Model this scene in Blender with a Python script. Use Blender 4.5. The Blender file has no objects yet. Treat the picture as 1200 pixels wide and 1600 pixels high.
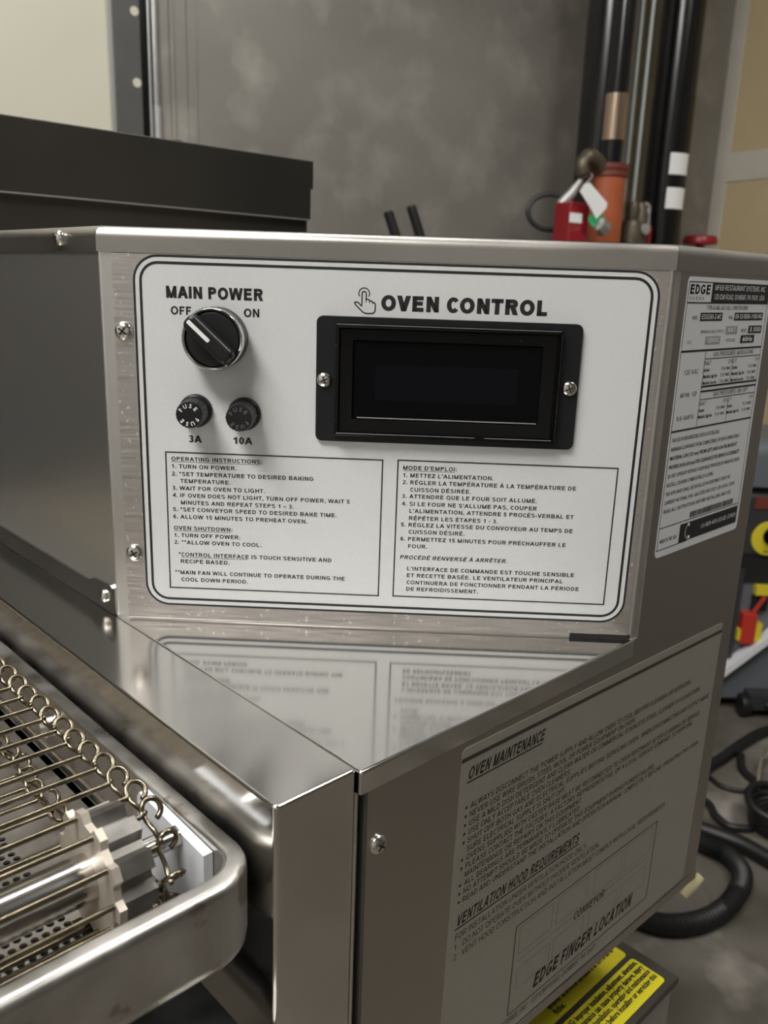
import bpy, bmesh, math, random
from mathutils import Matrix, Vector
PI = math.pi
random.seed(7)
SC = bpy.context.scene
COL = SC.collection

# ------------------------------------------------------------------ camera, world, exposure
cd = bpy.data.cameras.new('camera')
cd.sensor_fit = 'VERTICAL'; cd.sensor_height = 24.0; cd.sensor_width = 18.0
cd.lens = 19.888; cd.clip_start = 0.01; cd.clip_end = 60
cd.dof.use_dof = True; cd.dof.focus_distance = 0.405; cd.dof.aperture_fstop = 10.0      # a phone lens close up: soft background
cam = bpy.data.objects.new('camera', cd); COL.objects.link(cam)
cam.location = (-0.1537, -0.2094, 0.1798)
cam.rotation_euler = (1.3048, -0.0328, -0.7570)
SC.camera = cam
w = bpy.data.worlds.new('world'); SC.world = w; w.use_nodes = True
w.node_tree.nodes['Background'].inputs[0].default_value = (0.5, 0.5, 0.5, 1)
w.node_tree.nodes['Background'].inputs[1].default_value = 0.05
SC.view_settings.view_transform = 'Standard'; SC.view_settings.look = 'None'
SC.view_settings.gamma = 1.0; SC.view_settings.use_curve_mapping = False
SC.view_settings.exposure = 0.42
LAMP = 26.0            # ceiling tube panel emission strength
# ------------------------------------------------------------------ frames of reference
R2 = 2 ** -0.5
def frame(o, x, y, z):
    m = Matrix.Identity(4)
    for i, v in enumerate((x, y, z)):
        for j in range(3): m[j][i] = v[j]
    for j in range(3): m[j][3] = o[j]
    return m
XJ, YP, XP, XE, HT, HL = 0.039, 0.195, 0.234, 0.358, 0.201, 0.189
M_PANEL = frame((XJ, YP, 0), (R2, -R2, 0), (0, 0, 1), (-R2, -R2, 0))   # s, z, outwards
M_SIDE = frame((0, 0, 0), (1, 0, 0), (0, 0, 1), (0, -1, 0))            # X, z, outwards
M_INNER = frame((XJ, 0, 0), (0, -1, 0), (0, 0, 1), (-1, 0, 0))         # -Y, z, outwards
RA, RB, RK = (-0.9707, 0.2400, 0), (-0.2400, -0.9707, 0), (2.562, 1.167, 0)
M_ROOM = frame(RK, RA, RB, (0, 0, 1))                                  # along back wall, out from it, up
FLOOR, CEIL = -1.0, 1.9

# ------------------------------------------------------------------ materials
def nd(nt, t, **k):
    n = nt.nodes.new(t)
    for a, b in k.items():
        if a in n.inputs: n.inputs[a].default_value = b
        else: setattr(n, a, b)
    return n
def mat(name, col, rough=0.5, metal=0.0, var=0.0, scale=20.0, stretch=(1, 1, 1), rvar=0.0, bump=0.0, col2=None, emit=None, mixr=None, spotw=0.05, coat=0.0, trans=0.0, spec=None, spots=None, detail=4):
    m = bpy.data.materials.new(name); m.use_nodes = True
    nt = m.node_tree; b = nt.nodes['Principled BSDF']
    b.inputs['Base Color'].default_value = (*col, 1); b.inputs['Roughness'].default_value = rough
    b.inputs['Metallic'].default_value = metal
    if spec is not None: b.inputs['Specular IOR Level'].default_value = spec
    if coat: b.inputs['Coat Weight'].default_value = coat
    if trans: b.inputs['Transmission Weight'].default_value = trans
    if emit:
        b.inputs['Emission Color'].default_value = (*emit[0], 1); b.inputs['Emission Strength'].default_value = emit[1]
    if var or rvar or bump or col2:
        tc = nd(nt, 'ShaderNodeTexCoord'); mp = nd(nt, 'ShaderNodeMapping'); mp.inputs['Scale'].default_value = stretch
        nt.links.new(tc.outputs['Object'], mp.inputs['Vector'])
        nz = nd(nt, 'ShaderNodeTexNoise'); nz.inputs['Scale'].default_value = scale; nz.inputs['Detail'].default_value = detail
        nt.links.new(mp.outputs[0], nz.inputs['Vector'])
        cr = nd(nt, 'ShaderNodeValToRGB'); cr.color_ramp.elements[0].position = 0.3; cr.color_ramp.elements[1].position = 0.7
        lo = col2 if col2 else tuple(c * (1 - var) for c in col)
        cr.color_ramp.elements[0].color = (*lo, 1); cr.color_ramp.elements[1].color = (*col, 1)
        nt.links.new(nz.outputs[0], cr.inputs[0])
        last = cr.outputs[0]
        if spots:                                   # (colour, scale, threshold) worn flecks
            n2 = nd(nt, 'ShaderNodeTexNoise'); n2.inputs['Scale'].default_value = spots[1]; n2.inputs['Detail'].default_value = 3
            nt.links.new(tc.outputs['Object'], n2.inputs['Vector'])
            r2 = nd(nt, 'ShaderNodeValToRGB'); r2.color_ramp.elements[0].position = spots[2]; r2.color_ramp.elements[1].position = min(1, spots[2] + spotw)
            nt.links.new(n2.outputs[0], r2.inputs[0])
            mx = nd(nt, 'ShaderNodeMix', data_type='RGBA')
            nt.links.new(r2.outputs[0], mx.inputs[0]); nt.links.new(last, mx.inputs[6]); mx.inputs[7].default_value = (*spots[0], 1)
            last = mx.outputs[2]
        nt.links.new(last, b.inputs['Base Color'])
        if rvar:
            mr = nd(nt, 'ShaderNodeMapRange'); mr.inputs['To Min'].default_value = max(0.02, rough - rvar); mr.inputs['To Max'].default_value = rough + rvar
            mr.inputs['From Min'].default_value = 0.3; mr.inputs['From Max'].default_value = 0.7
            nt.links.new(nz.outputs[0], mr.inputs[0]); nt.links.new(mr.outputs[0], b.inputs['Roughness'])
        if bump:
            bp = nd(nt, 'ShaderNodeBump'); bp.inputs['Strength'].default_value = bump; bp.inputs['Distance'].default_value = 0.0005
            nt.links.new(nz.outputs[0], bp.inputs['Height']); nt.links.new(bp.outputs[0], b.inputs['Normal'])
    if mixr:                                        # a second, hazier lobe: (roughness, share)
        b2 = nd(nt, 'ShaderNodeBsdfPrincipled'); b2.inputs['Metallic'].default_value = metal; b2.inputs['Roughness'].default_value = mixr[0]
        b2.inputs['Base Color'].default_value = (*col, 1)
        ms = nd(nt, 'ShaderNodeMixShader'); ms.inputs[0].default_value = mixr[1]
        nt.links.new(b.outputs[0], ms.inputs[1]); nt.links.new(b2.outputs[0], ms.inputs[2])
        nt.links.new(ms.outputs[0], nt.nodes['Material Output'].inputs['Surface'])
    return m
STEEL = (0.60, 0.585, 0.56)
M = {}
M['ledge'] = mat('brushed_steel_ledge', (0.71, 0.695, 0.67), 0.095, 1)
M['cover'] = mat('brushed_steel_cover', (0.68, 0.66, 0.63), 0.165, 1)
M['side'] = mat('brushed_steel_side', (0.46, 0.425, 0.385), 0.32, 1, var=0.06, scale=6, stretch=(1, 1, 1.5))
M['inner'] = mat('steel_inner', (0.70, 0.685, 0.655), 0.38, 1)
M['face'] = mat('brushed_steel_face', (0.60, 0.56, 0.53), 0.44, 1, var=0.14, scale=60, stretch=(1, 1, 14), rvar=0.08, spots=((0.85, 0.82, 0.76), 420, 0.645))
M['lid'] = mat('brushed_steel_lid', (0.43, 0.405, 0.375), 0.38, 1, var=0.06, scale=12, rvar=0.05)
M['screw'] = mat('screw_steel', (0.70, 0.67, 0.62), 0.22, 1)
M['recess'] = mat('screw_recess', (0.03, 0.03, 0.03), 0.6, 0.5)
M['tray'] = mat('worn_aluminium_tray', (0.60, 0.58, 0.55), 0.36, 1, var=0.28, scale=45, rvar=0.10, spots=((0.36, 0.32, 0.27), 60, 0.62))
M['wire'] = mat('belt_wire_steel', (0.29, 0.245, 0.175), 0.26, 1, var=0.5, scale=120)
M['drum'] = mat('drum_aluminium', (0.30, 0.285, 0.265), 0.45, 1, var=0.4, scale=90)
M['sprocket'] = mat('sprocket_pale', (0.62, 0.56, 0.48), 0.45, 0.6, var=0.25, scale=70)
M['shaft'] = mat('shaft_polished', (0.66, 0.64, 0.61), 0.16, 1, var=0.2, scale=80)
M['crumb'] = mat('crumb_tray_steel', (0.42, 0.39, 0.35), 0.45, 1, var=0.3, scale=80)
M['poly'] = mat('white_polyethylene', (0.80, 0.82, 0.86), 0.38, 0, var=0.05, scale=30)
M['dark_steel'] = mat('dark_hood_steel', (0.062, 0.058, 0.050), 0.45, 0.8, var=0.2, scale=4, rvar=0.06)
M['black_gap'] = mat('black_gap', (0.006, 0.006, 0.006), 0.8)
M['overlay'] = mat('overlay_silver_white', (0.65, 0.66, 0.655), 0.42, 0.0, var=0.04, scale=900, bump=0.15)
M['ink'] = mat('black_ink', (0.012, 0.012, 0.013), 0.5)
M['ink_soft'] = mat('faded_ink', (0.13, 0.13, 0.13), 0.5)
M['foil'] = mat('foil_label', (0.40, 0.38, 0.325), 0.42, 0.55, var=0.06, scale=500)
M['foil_ink'] = mat('foil_ink', (0.03, 0.028, 0.022), 0.5)
M['foil_line'] = mat('foil_thin_line', (0.20, 0.19, 0.16), 0.5)
M['paper'] = mat('white_label', (0.62, 0.63, 0.64), 0.45)
M['white'] = mat('white_print', (0.85, 0.85, 0.84), 0.5)
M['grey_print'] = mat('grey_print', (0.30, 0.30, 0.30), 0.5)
M['black_plastic'] = mat('black_plastic', (0.010, 0.010, 0.011), 0.38, 0, var=0.3, scale=200, spec=0.4)
M['black_gloss'] = mat('black_gloss', (0.003, 0.003, 0.0035), 0.14, spec=0.06)
M['bezel'] = mat('bezel_plastic', (0.008, 0.009, 0.0105), 0.5, 0, var=0.2, scale=300, spec=0.3)
M['frame_gloss'] = mat('display_frame_gloss', (0.003, 0.003, 0.003), 0.25, spec=0.2, spots=((0.16, 0.16, 0.15), 900, 0.72), var=0.1, scale=40)
M['screen'] = mat('lcd_screen', (0.0040, 0.0044, 0.0062), 0.3, spec=0.08)
M['chrome'] = mat('chrome', (0.75, 0.74, 0.72), 0.12, 1)
M['yellow'] = mat('yellow_sticker', (0.80, 0.70, 0.02), 0.45)
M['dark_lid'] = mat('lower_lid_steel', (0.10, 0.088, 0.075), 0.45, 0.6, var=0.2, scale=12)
M['grey_steel'] = mat('grey_steel', (0.46, 0.44, 0.41), 0.42, 0.9, var=0.15, scale=10)
M['cream_plug'] = mat('cream_plastic', (0.62, 0.56, 0.33), 0.4)
# the room
M['floor'] = mat('stained_concrete', (0.18, 0.162, 0.135), 0.5, 0, col2=(0.070, 0.061, 0.049), scale=5.0, rvar=0.15, spotw=0.25, spots=((0.34, 0.315, 0.28), 7, 0.55), detail=8)
M['wall_steel'] = mat('smeared_steel_wall', (0.27, 0.252, 0.222), 0.5, 0.35, col2=(0.20, 0.185, 0.162), scale=2.2, stretch=(1.0, 1.0, 1.8), rvar=0.08, spotw=0.35, spots=((0.37, 0.347, 0.308), 9, 0.50), detail=9)
M['cream'] = mat('cream_wall_paint', (0.57, 0.55, 0.44), 0.5, 0, var=0.04, scale=6)
M['off_white'] = mat('off_white_paint', (0.52, 0.515, 0.50), 0.6, 0, var=0.04, scale=4)
M['drywall'] = mat('tan_drywall', (0.52, 0.42, 0.245), 0.8, 0, var=0.07, scale=9)
M['mud'] = mat('joint_compound', (0.56, 0.52, 0.45), 0.8, 0, var=0.08, scale=14)
M['dark_wall'] = mat('dark_wall', (0.16, 0.15, 0.135), 0.7, 0, var=0.2, scale=3)
M['ceiling'] = mat('ceiling_tile', (0.34, 0.33, 0.31), 0.9, 0, var=0.1, scale=10)
M['tube_light'] = mat('light_diffuser', (0.9, 0.9, 0.9), 0.5, emit=((1.0, 0.982, 0.95), LAMP))
M['light_case'] = mat('light_housing', (0.6, 0.6, 0.6), 0.5)
M['pipe_black'] = mat('black_pipe', (0.006, 0.006, 0.0065), 0.2, 0, var=0.3, scale=30)
M['galv'] = mat('galvanised', (0.62, 0.63, 0.62), 0.28, 0.9)
M['galv_dull'] = mat('galvanised_dull', (0.50, 0.50, 0.48), 0.4, 0.5)
M['charcoal'] = mat('charcoal_paint', (0.075, 0.073, 0.068), 0.5, 0, spots=((0.3, 0.3, 0.28), 45, 0.74), var=0.15, scale=20)
M['pale_conduit'] = mat('pale_conduit', (0.50, 0.53, 0.51), 0.35, 0.2)
M['copper'] = mat('copper_sleeve', (0.62, 0.47, 0.36), 0.2, 1)
M['orange'] = mat('orange_red_coupling', (0.42, 0.105, 0.038), 0.4, 0, var=0.15, scale=20)
M['maroon'] = mat('maroon_collar', (0.16, 0.035, 0.022), 0.45)
M['red'] = mat('red_paint', (0.27, 0.012, 0.016), 0.35)
M['green'] = mat('green_print', (0.03, 0.34, 0.12), 0.5)
M['bronze'] = mat('weathered_bronze', (0.17, 0.14, 0.10), 0.45, 0.6, var=0.4, scale=60)
M['cord'] = mat('black_rubber', (0.010, 0.010, 0.0105), 0.45)
M['mach_grey'] = mat('machine_grey_plastic', (0.125, 0.135, 0.15), 0.45)
M['mach_dark'] = mat('machine_dark_plastic', (0.035, 0.036, 0.037), 0.45)
M['yellow_part'] = mat('yellow_plastic', (0.70, 0.58, 0.03), 0.4)
M['red_part'] = mat('red_plastic', (0.50, 0.035, 0.025), 0.4)
M['tan_wire'] = mat('tan_wire', (0.23, 0.20, 0.16), 0.5)
M['foam'] = mat('white_sheet', (0.72, 0.73, 0.76), 0.5)

# ------------------------------------------------------------------ mesh helpers
class MB:
    def __init__(s): s.v = []; s.f = []
    def add(s, vs, fs):
        n = len(s.v); s.v += [tuple(v) for v in vs]; s.f += [[i + n for i in f] for f in fs]; return s
    def box(s, x0, x1, y0, y1, z0, z1):
        return s.add([(x, y, z) for z in (z0, z1) for y in (y0, y1) for x in (x0, x1)],
                     [[0, 2, 3, 1], [4, 5, 7, 6], [0, 1, 5, 4], [2, 6, 7, 3], [0, 4, 6, 2], [1, 3, 7, 5]])
    def prism(s, poly, z0, z1, r=0.0, n=3, r0=0.0):
        """polygon (ccw) extruded, with top (r) and bottom (r0) edges rounded"""
        rings = []
        if r0:
            for i in range(n + 1):
                t = PI / 2 * i / n; rings.append((offset(poly, r0 * (1 - math.sin(t))), z0 + r0 * (1 - math.cos(t))))
        else: rings.append((poly, z0))
        if r:
            for i in range(n + 1):
                t = PI / 2 * i / n; rings.append((offset(poly, r * (1 - math.cos(t))), z1 - r + r * math.sin(t)))
        else: rings.append((poly, z1))
        k = len(poly); vs = [(x, y, z) for pl, z in rings for x, y in pl]
        fs = [list(range(k - 1, -1, -1)), [len(vs) - k + i for i in range(k)]]
        for a in range(len(rings) - 1):
            for i in range(k):
                j = (i + 1) % k; fs.append([a * k + i, a * k + j, (a + 1) * k + j, (a + 1) * k + i])
        return s.add(vs, fs)
    def lathe(s, prof, seg=32, o=(0, 0, 0)):
        """profile of (r, z) about z, closed with caps where r > 0"""
        vs = []; fs = []
        for r, z in prof:
            for i in range(seg):
                t = 2 * PI * i / seg; vs.append((o[0] + r * math.cos(t), o[1] + r * math.sin(t), o[2] + z))
        for a in range(len(prof) - 1):
            for i in range(seg):
                j = (i + 1) % seg; fs.append([a * seg + i, a * seg + j, (a + 1) * seg + j, (a + 1) * seg + i])
        fs.append(list(range(seg - 1, -1, -1))); fs.append([len(vs) - seg + i for i in range(seg)])
        return s.add(vs, fs)
    def tube(s, pts, r, seg=8, cap=True):
        pts = [Vector(p) for p in pts]; vs = []; fs = []
        t0 = (pts[1] - pts[0]).normalized(); up = Vector((0, 0, 1)) if abs(t0.z) < 0.9 else Vector((1, 0, 0))
        nrm = t0.cross(up).normalized()
        for i, p in enumerate(pts):
            t = ((pts[min(i + 1, len(pts) - 1)] - pts[max(i - 1, 0)])).normalized()
            nrm = (nrm - t * nrm.dot(t)).normalized(); bn = t.cross(nrm)
            rr = r[min(len(r) - 1, i * len(r) // len(pts))] if isinstance(r, (list, tuple)) else r
            for k in range(seg):
                a = 2 * PI * k / seg; vs.append(p + (nrm * math.cos(a) + bn * math.sin(a)) * rr)
        for i in range(len(pts) - 1):
            for k in range(seg):
                j = (k + 1) % seg; fs.append([i * seg + k, i * seg + j, (i + 1) * seg + j, (i + 1) * seg + k])
        if cap: fs.append(list(range(seg - 1, -1, -1))); fs.append([len(vs) - seg + k for k in range(seg)])
        return s.add(vs, fs)
    def plate(s, poly, z): return s.add([(x, y, z) for x, y in poly], [list(range(len(poly)))])
    def ring(s, outer, inner, z):
        k = len(outer); return s.add([(x, y, z) for x, y in outer] + [(x, y, z) for x, y in inner],
                                     [[i, (i + 1) % k, k + (i + 1) % k, k + i] for i in range(k)])
    def stroke(s, pts, wd, z, closed=False):
        pts = [Vector(p) for p in pts]; k = len(pts)
        for i in range(k if closed else k - 1):
            a, b = pts[i], pts[(i + 1) % k]; d = (b - a)
            if d.length < 1e-9: continue
            d.normalize(); n = Vector((-d.y, d.x)) * wd / 2; e = d * wd * 0.25
            s.add([(*(a - n - e), z), (*(b - n + e), z), (*(b + n + e), z), (*(a + n - e), z)], [[0, 1, 2, 3]])
        return s
    def rect_line(s, x0, x1, y0, y1, wd, z):
        return s.ring([(x0, y0), (x1, y0), (x1, y1), (x0, y1)], [(x0 + wd, y0 + wd), (x1 - wd, y0 + wd), (x1 - wd, y1 - wd), (x0 + wd, y1 - wd)], z)
    def rect(s, x0, x1, y0, y1, z): return s.plate([(x0, y0), (x1, y0), (x1, y1), (x0, y1)], z)
    def tf(s, m): s.v = [tuple(m @ Vector(v)) for v in s.v]; return s
    def merge(s, o): return s.add(o.v, o.f)
    def build(s, name, material, parent=None, smooth=35, m=None):
        if m is not None: s.tf(m)
        me = bpy.data.meshes.new(name); me.from_pydata(s.v, [], s.f); me.update()
        me.materials.append(M[material])
        if smooth:
            me.polygons.foreach_set('use_smooth', [True] * len(me.polygons)); me.set_sharp_from_angle(angle=math.radians(smooth))
        o = bpy.data.objects.new(name, me); COL.objects.link(o)
        if smooth:
            wn = o.modifiers.new('even_shading', 'WEIGHTED_NORMAL'); wn.keep_sharp = True; wn.weight = 90
        if parent is not None: setp(o, parent)
        return o
WM = {}
def setp(o, p):
    o.parent = p
    wm = WM.get(p.name, Matrix.Identity(4))
    o.matrix_parent_inverse = wm.inverted(); WM[o.name] = o.matrix_basis.copy()
def offset(poly, d):
    """inset a convex ccw polygon by d"""
    k = len(poly); out = []
    for i in range(k):
        p0, p1, p2 = Vector(poly[i - 1]), Vector(poly[i]), Vector(poly[(i + 1) % k])
        a = (p1 - p0).normalized(); b = (p2 - p1).normalized()
        na, nb = Vector((-a.y, a.x)), Vector((-b.y, b.x)); q = na + nb
        out.append(tuple(p1 + q * (d / max(1e-6, 1 + na.dot(nb)))))
    return out
def rrect(x0, x1, y0, y1, r, n=5):
    out = []
    for cx, cy, a0 in ((x1 - r, y0 + r, -90), (x1 - r, y1 - r, 0), (x0 + r, y1 - r, 90), (x0 + r, y0 + r, 180)):
        for i in range(n + 1):
            t = math.radians(a0 + 90 * i / n); out.append((cx + r * math.cos(t), cy + r * math.sin(t)))
    return out
def rcorner(poly, r, n=4):
    """round every corner of a convex ccw polygon"""
    out = []; k = len(poly)
    for i in range(k):
        rr = r[i] if isinstance(r, (list, tuple)) else r
        p0, p1, p2 = Vector(poly[i - 1]), Vector(poly[i]), Vector(poly[(i + 1) % k])
        if rr <= 0: out.append(tuple(p1)); continue
        a = (p0 - p1).normalized(); b = (p2 - p1).normalized(); h = math.acos(max(-1, min(1, a.dot(b)))) / 2
        c = p1 + (a + b).normalized() * (rr / math.sin(h)); t = rr / math.tan(h)
        s0 = p1 + a * t - c; s1 = p1 + b * t - c
        a0 = math.atan2(s0.y, s0.x); a1 = math.atan2(s1.y, s1.x)
        while a1 < a0: a1 += 2 * PI
        for j in range(n + 1):
            q = a0 + (a1 - a0) * j / n; out.append((c.x + rr * math.cos(q), c.y + rr * math.sin(q)))
    return out
def smooth_path(pts, n=6):
    pts = [Vector(p) for p in pts]; out = []
    for i in range(len(pts) - 1):
        p0, p1, p2, p3 = pts[max(i - 1, 0)], pts[i], pts[i + 1], pts[min(i + 2, len(pts) - 1)]
        for j in range(n):
            t = j / n
            out.append(0.5 * ((2 * p1) + (p2 - p0) * t + (2 * p0 - 5 * p1 + 4 * p2 - p3) * t * t + (3 * p1 - p0 - 3 * p2 + p3) * t ** 3))
    out.append(pts[-1]); return out
def empty(name, loc, label, cat, group=None):
    o = bpy.data.objects.new(name, None); COL.objects.link(o); o.location = loc; o.empty_display_size = 0.05
    WM[o.name] = Matrix.Translation(loc); return tag(o, label, cat, group)
def tag(o, label, cat, group=None):
    o['label'] = label; o['category'] = cat
    if group: o['group'] = group
    return o
def struct(o): o['kind'] = 'structure'; return o

# lettering -----------------------------------------------------------------
# ---- block capitals built from bars, diagonals and elliptical arcs (cap height 1)
ADV = dict(zip('ABCDEFGHIJKLMNOPQRSTUVWXYZ', (722, 722, 690, 722, 667, 611, 778, 722, 278, 556, 722, 611, 833, 722, 778, 667, 778, 722, 667, 611, 722, 667, 944, 667, 667, 611)))
ADV.update({c: 556 for c in '0123456789'}); ADV.update({'.': 278, ',': 278, ':': 333, "'": 238, '-': 333, '–': 556, '*': 389, '/': 278, '(': 333, ')': 333, '&': 722, ' ': 278, 'Ø': 778})
ACC = {'É': ('E', 1), 'È': ('E', -1), 'À': ('A', -1), 'Ê': ('E', 0)}
def block_glyph(c, w):
    """quads of one capital, stroke width w; returns (list of 4-point polygons, advance)"""
    P = []; acc = None
    if c in ACC: c, acc = ACC[c]
    wd = ADV.get(c, 556) / 716.0; v = w * 0.92; h = w * 0.80      # upright and level stroke widths
    l, r = 0.10, wd - 0.08; m = wd / 2
    def V(x, y0=0.0, y1=1.0): P.append([(x, y0), (x + v, y0), (x + v, y1), (x, y1)])
    def H(y, x0, x1): P.append([(x0, y), (x1, y), (x1, y + h), (x0, y + h)])
    def D(xa, ya, xb, yb, k=1.0):                                  # left edges of a sloped bar with level ends
        s = v * k; P.append([(xa, ya), (xa + s, ya), (xb + s, yb), (xb, yb)])
    def A(cx, cy, rx, ry, a0, a1, n=0):                            # arc given by its outer radii
        n = n or max(3, int(abs(a1 - a0) / 22)); q = []
        for i in range(n + 1):
            t = math.radians(a0 + (a1 - a0) * i / n); cs, sn = math.cos(t), math.sin(t)
            q.append(((cx + rx * cs, cy + ry * sn), (cx + (rx - v) * cs, cy + (ry - h) * sn)))
        for i in range(n): P.append([q[i][0], q[i + 1][0], q[i + 1][1], q[i][1]])
    if c == 'A': D(0.0, 0, m - v * .55, 1, 1.1); D(wd - v * 1.1, 0, m - v * .55, 1, 1.1); H(0.22, wd * .24, wd * .76)
    elif c == 'B': V(l); H(0, l, r - .25); H(1 - h, l, r - .28); H(.5 - h / 2, l, r - .25); A(r - .28, .75 - h / 4 + .005, .25, .255 + h / 4, -90, 90); A(r - .27, .25 + h / 4 - .005, .27, .255 + h / 4, -90, 90)
    elif c in 'CG':
        A(m, .5, m - .05, .515, 38, 322 if c == 'C' else 330, 14)
        if c == 'G': H(.42 - h / 2, m + .02, r); V(r - v, .14, .42)
    elif c == 'D': V(l); H(0, l, m); H(1 - h, l, m); A(m - .02, .5, r - m + .02, .5, -90, 90)
    elif c == 'E': V(l); H(0, l, r); H(1 - h, l, r - .02); H(.53 - h / 2, l, r - .06)
    elif c == 'F': V(l); H(1 - h, l, r); H(.50 - h / 2, l, r - .08)
    elif c == 'H': V(l); V(r - v); H(.53 - h / 2, l, r)
    elif c == 'I': V((wd - v) / 2)
    elif c == 'J': V(r - v, .3, 1); A((.04 + r) / 2, .30, (r - .04) / 2, .315, 180, 360)
    elif c == 'K': V(l); D(l + v, .28, r - v * 1.35, 1, 1.35); D(r - v * 1.3 + .05, 0, l + v + .12, .60, 1.3)
    elif c == 'L': V(l); H(0, l, r)
    elif c == 'M': V(l); V(r - v); D(m - v * .5, 0, l, 1, 1.0); D(m - v * .5, 0, r - v, 1, 1.0)
    elif c == 'N': V(l); V(r - v); D(r - v, 0, l, 1, 1.0)
    elif c in 'OQØ':
        A(m, .5, m - .05, .515, 0, 360, 18)
        if c == 'Q': D(r - .02, -.08, m + .05, .24, 1.1)
        if c == 'Ø': D(.05, -.03, wd - .05 - v * .6, 1.03, .6)
    elif c in 'PR':
        V(l); H(1 - h, l, r - .28); H(.42, l, r - .28); A(r - .30, .71, .30, .29, -90, 90)
        if c == 'R': D(r - v * 1.15 + .04, 0, m - .06, .44, 1.15)
    elif c == 'S':
        A(m, .735, m - .07, .28, 20, 270, 10); A(m, .275, m - .05, .29, -160, 90, 10)
    elif c == 'T': V(m - v / 2); H(1 - h, .03, wd - .03)
    elif c == 'U': V(l, .33, 1); V(r - v, .33, 1); A((l + r) / 2, .34, (r - l) / 2, .355, 180, 360, 10)
    elif c == 'V': D(m - v * .55, 0, .0, 1, 1.1); D(m - v * .55, 0, wd - v * 1.1, 1, 1.1)
    elif c == 'W':
        for xa, xb in ((.27, .0), (.27, .5), (.73, .5), (.73, 1.0)): D(xa * wd - v * .5, 0, xb * (wd - v) + (0 if xb in (0, 1) else 0), 1, 1.0)
    elif c == 'X': D(.0, 0, wd - v * 1.25, 1, 1.25); D(wd - v * 1.25, 0, .0, 1, 1.25)
    elif c == 'Y': V(m - v / 2, 0, .45); D(m - v * .6, .42, .0, 1, 1.2); D(m - v * .6, .42, wd - v * 1.2, 1, 1.2)
    elif c == 'Z': H(0, .04, wd - .04); H(1 - h, .06, wd - .05); D(.04, h * .6, wd - .05 - v * 1.4, 1 - h * .6, 1.4)
    elif c == '0': A(m, .5, m - .06, .515, 0, 360, 16)
    elif c == '1': V(m - .02); D(.12, .70, m - .02, 1 - h * .7, 1.0); H(.74 - h * .5, .14, m)
    elif c == '2': A(m, .72, m - .06, .29, -20, 165); D(.06, h * .6, wd - .12 - v, .62, 1.25); H(0, .06, wd - .05)
    elif c == '3': A(m - .01, .745, m - .09, .27, -70, 165); A(m - .01, .275, m - .06, .29, -165, 80); H(.52 - h / 2, m - .10, m + .10)
    elif c == '4': V(wd * .60); H(.22, .03, wd - .03); D(.03, .22 + h * .5, wd * .60 - .02, 1, 1.0)
    elif c == '5': H(1 - h, .13, wd - .09); D(.07, .47, .14, 1, .95); A(m, .32, m - .05, .335, -160, 130)
    elif c == '6': A(m, .32, m - .05, .335, 0, 360, 14); A(m + .02, .5, m - .04, .515, 45, 190)
    elif c == '7': H(1 - h, .06, wd - .05); D(.20, 0, wd - .06 - v, 1 - h * .8, 1.1)
    elif c == '8': A(m, .755, m - .09, .26, 0, 360, 14); A(m, .28, m - .06, .295, 0, 360, 14)
    elif c == '9': A(m, .68, m - .05, .335, 0, 360, 14); A(m - .02, .5, m - .04, .515, 225, 370)
    elif c == '.': V((wd - v) / 2, 0, v)
    elif c == ':': V((wd - v) / 2, 0, v); V((wd - v) / 2, .52, .52 + v)
    elif c == ',': V((wd - v) / 2, 0, v); D((wd - v) / 2, -.17, (wd - v) / 2 + v * .4, .02, .6)
    elif c == "'": V((wd - v) / 2, .66, 1)
    elif c in '-–': H(.30, .05, wd - .05)
    elif c == '*':
        H(.80 - h * .35, .06, wd - .06); D(.12, .62, wd - .12 - v * .8, 1, .8); D(wd - .12 - v * .8, .62, .12, 1, .8)
    elif c == '/': D(.0, 0, wd - v, 1, .9)
    elif c == '(': A(wd + .08, .4, wd - .02, .66, 125, 235)
    elif c == ')': A(-.08, .4, wd - .02, .66, -55, 55)
    elif c == '&': A(m - .06, .77, .22, .245, 0, 360, 12); A(m - .10, .28, .30, .30, 40, 320); D(wd - v * 1.3, 0, m - .24, .62, 1.3)
    if acc is not None:
        if acc == 1: D(m - .08, 1.07, m + .04, 1.26, .9)
        elif acc == -1: D(m - .02, 1.07, m - .16, 1.26, .9)
        else: D(m - .20, 1.07, m - v * .4, 1.25, .8); D(m + .20 - v * .8, 1.07, m - v * .4, 1.25, .8)
    if c == 'C': wd -= .10
    return P, wd
def block(mb, txt, x, y, cap, z, width=None, w=0.20, shear=0.0, align='l', track=0.0):
    """block capitals with baseline at (x, y), squeezed to width"""
    Q = []; cx = 0.0
    for c in txt:
        P, a = block_glyph(c, w)
        Q += [[(px + cx, py) for px, py in q] for q in P]; cx += a + track
    x0 = min(p[0] for q in Q for p in q); x1 = max(p[0] for q in Q for p in q)
    sx = width / (x1 - x0) if width else cap
    dx = {'l': 0, 'c': -(x1 - x0) * sx / 2, 'r': -(x1 - x0) * sx}[align]
    for q in Q:
        pts = [(x + dx + (px - x0) * sx + py * cap * shear, y + py * cap, z) for px, py in q]
        ar = sum(pts[i][0] * pts[(i + 1) % 4][1] - pts[(i + 1) % 4][0] * pts[i][1] for i in range(4))
        mb.add(pts if ar > 0 else pts[::-1], [[0, 1, 2, 3]])
    return mb
_tc = bpy.data.curves.new('lettering', 'FONT'); _to = bpy.data.objects.new('lettering', _tc)
_cache = {}
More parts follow.
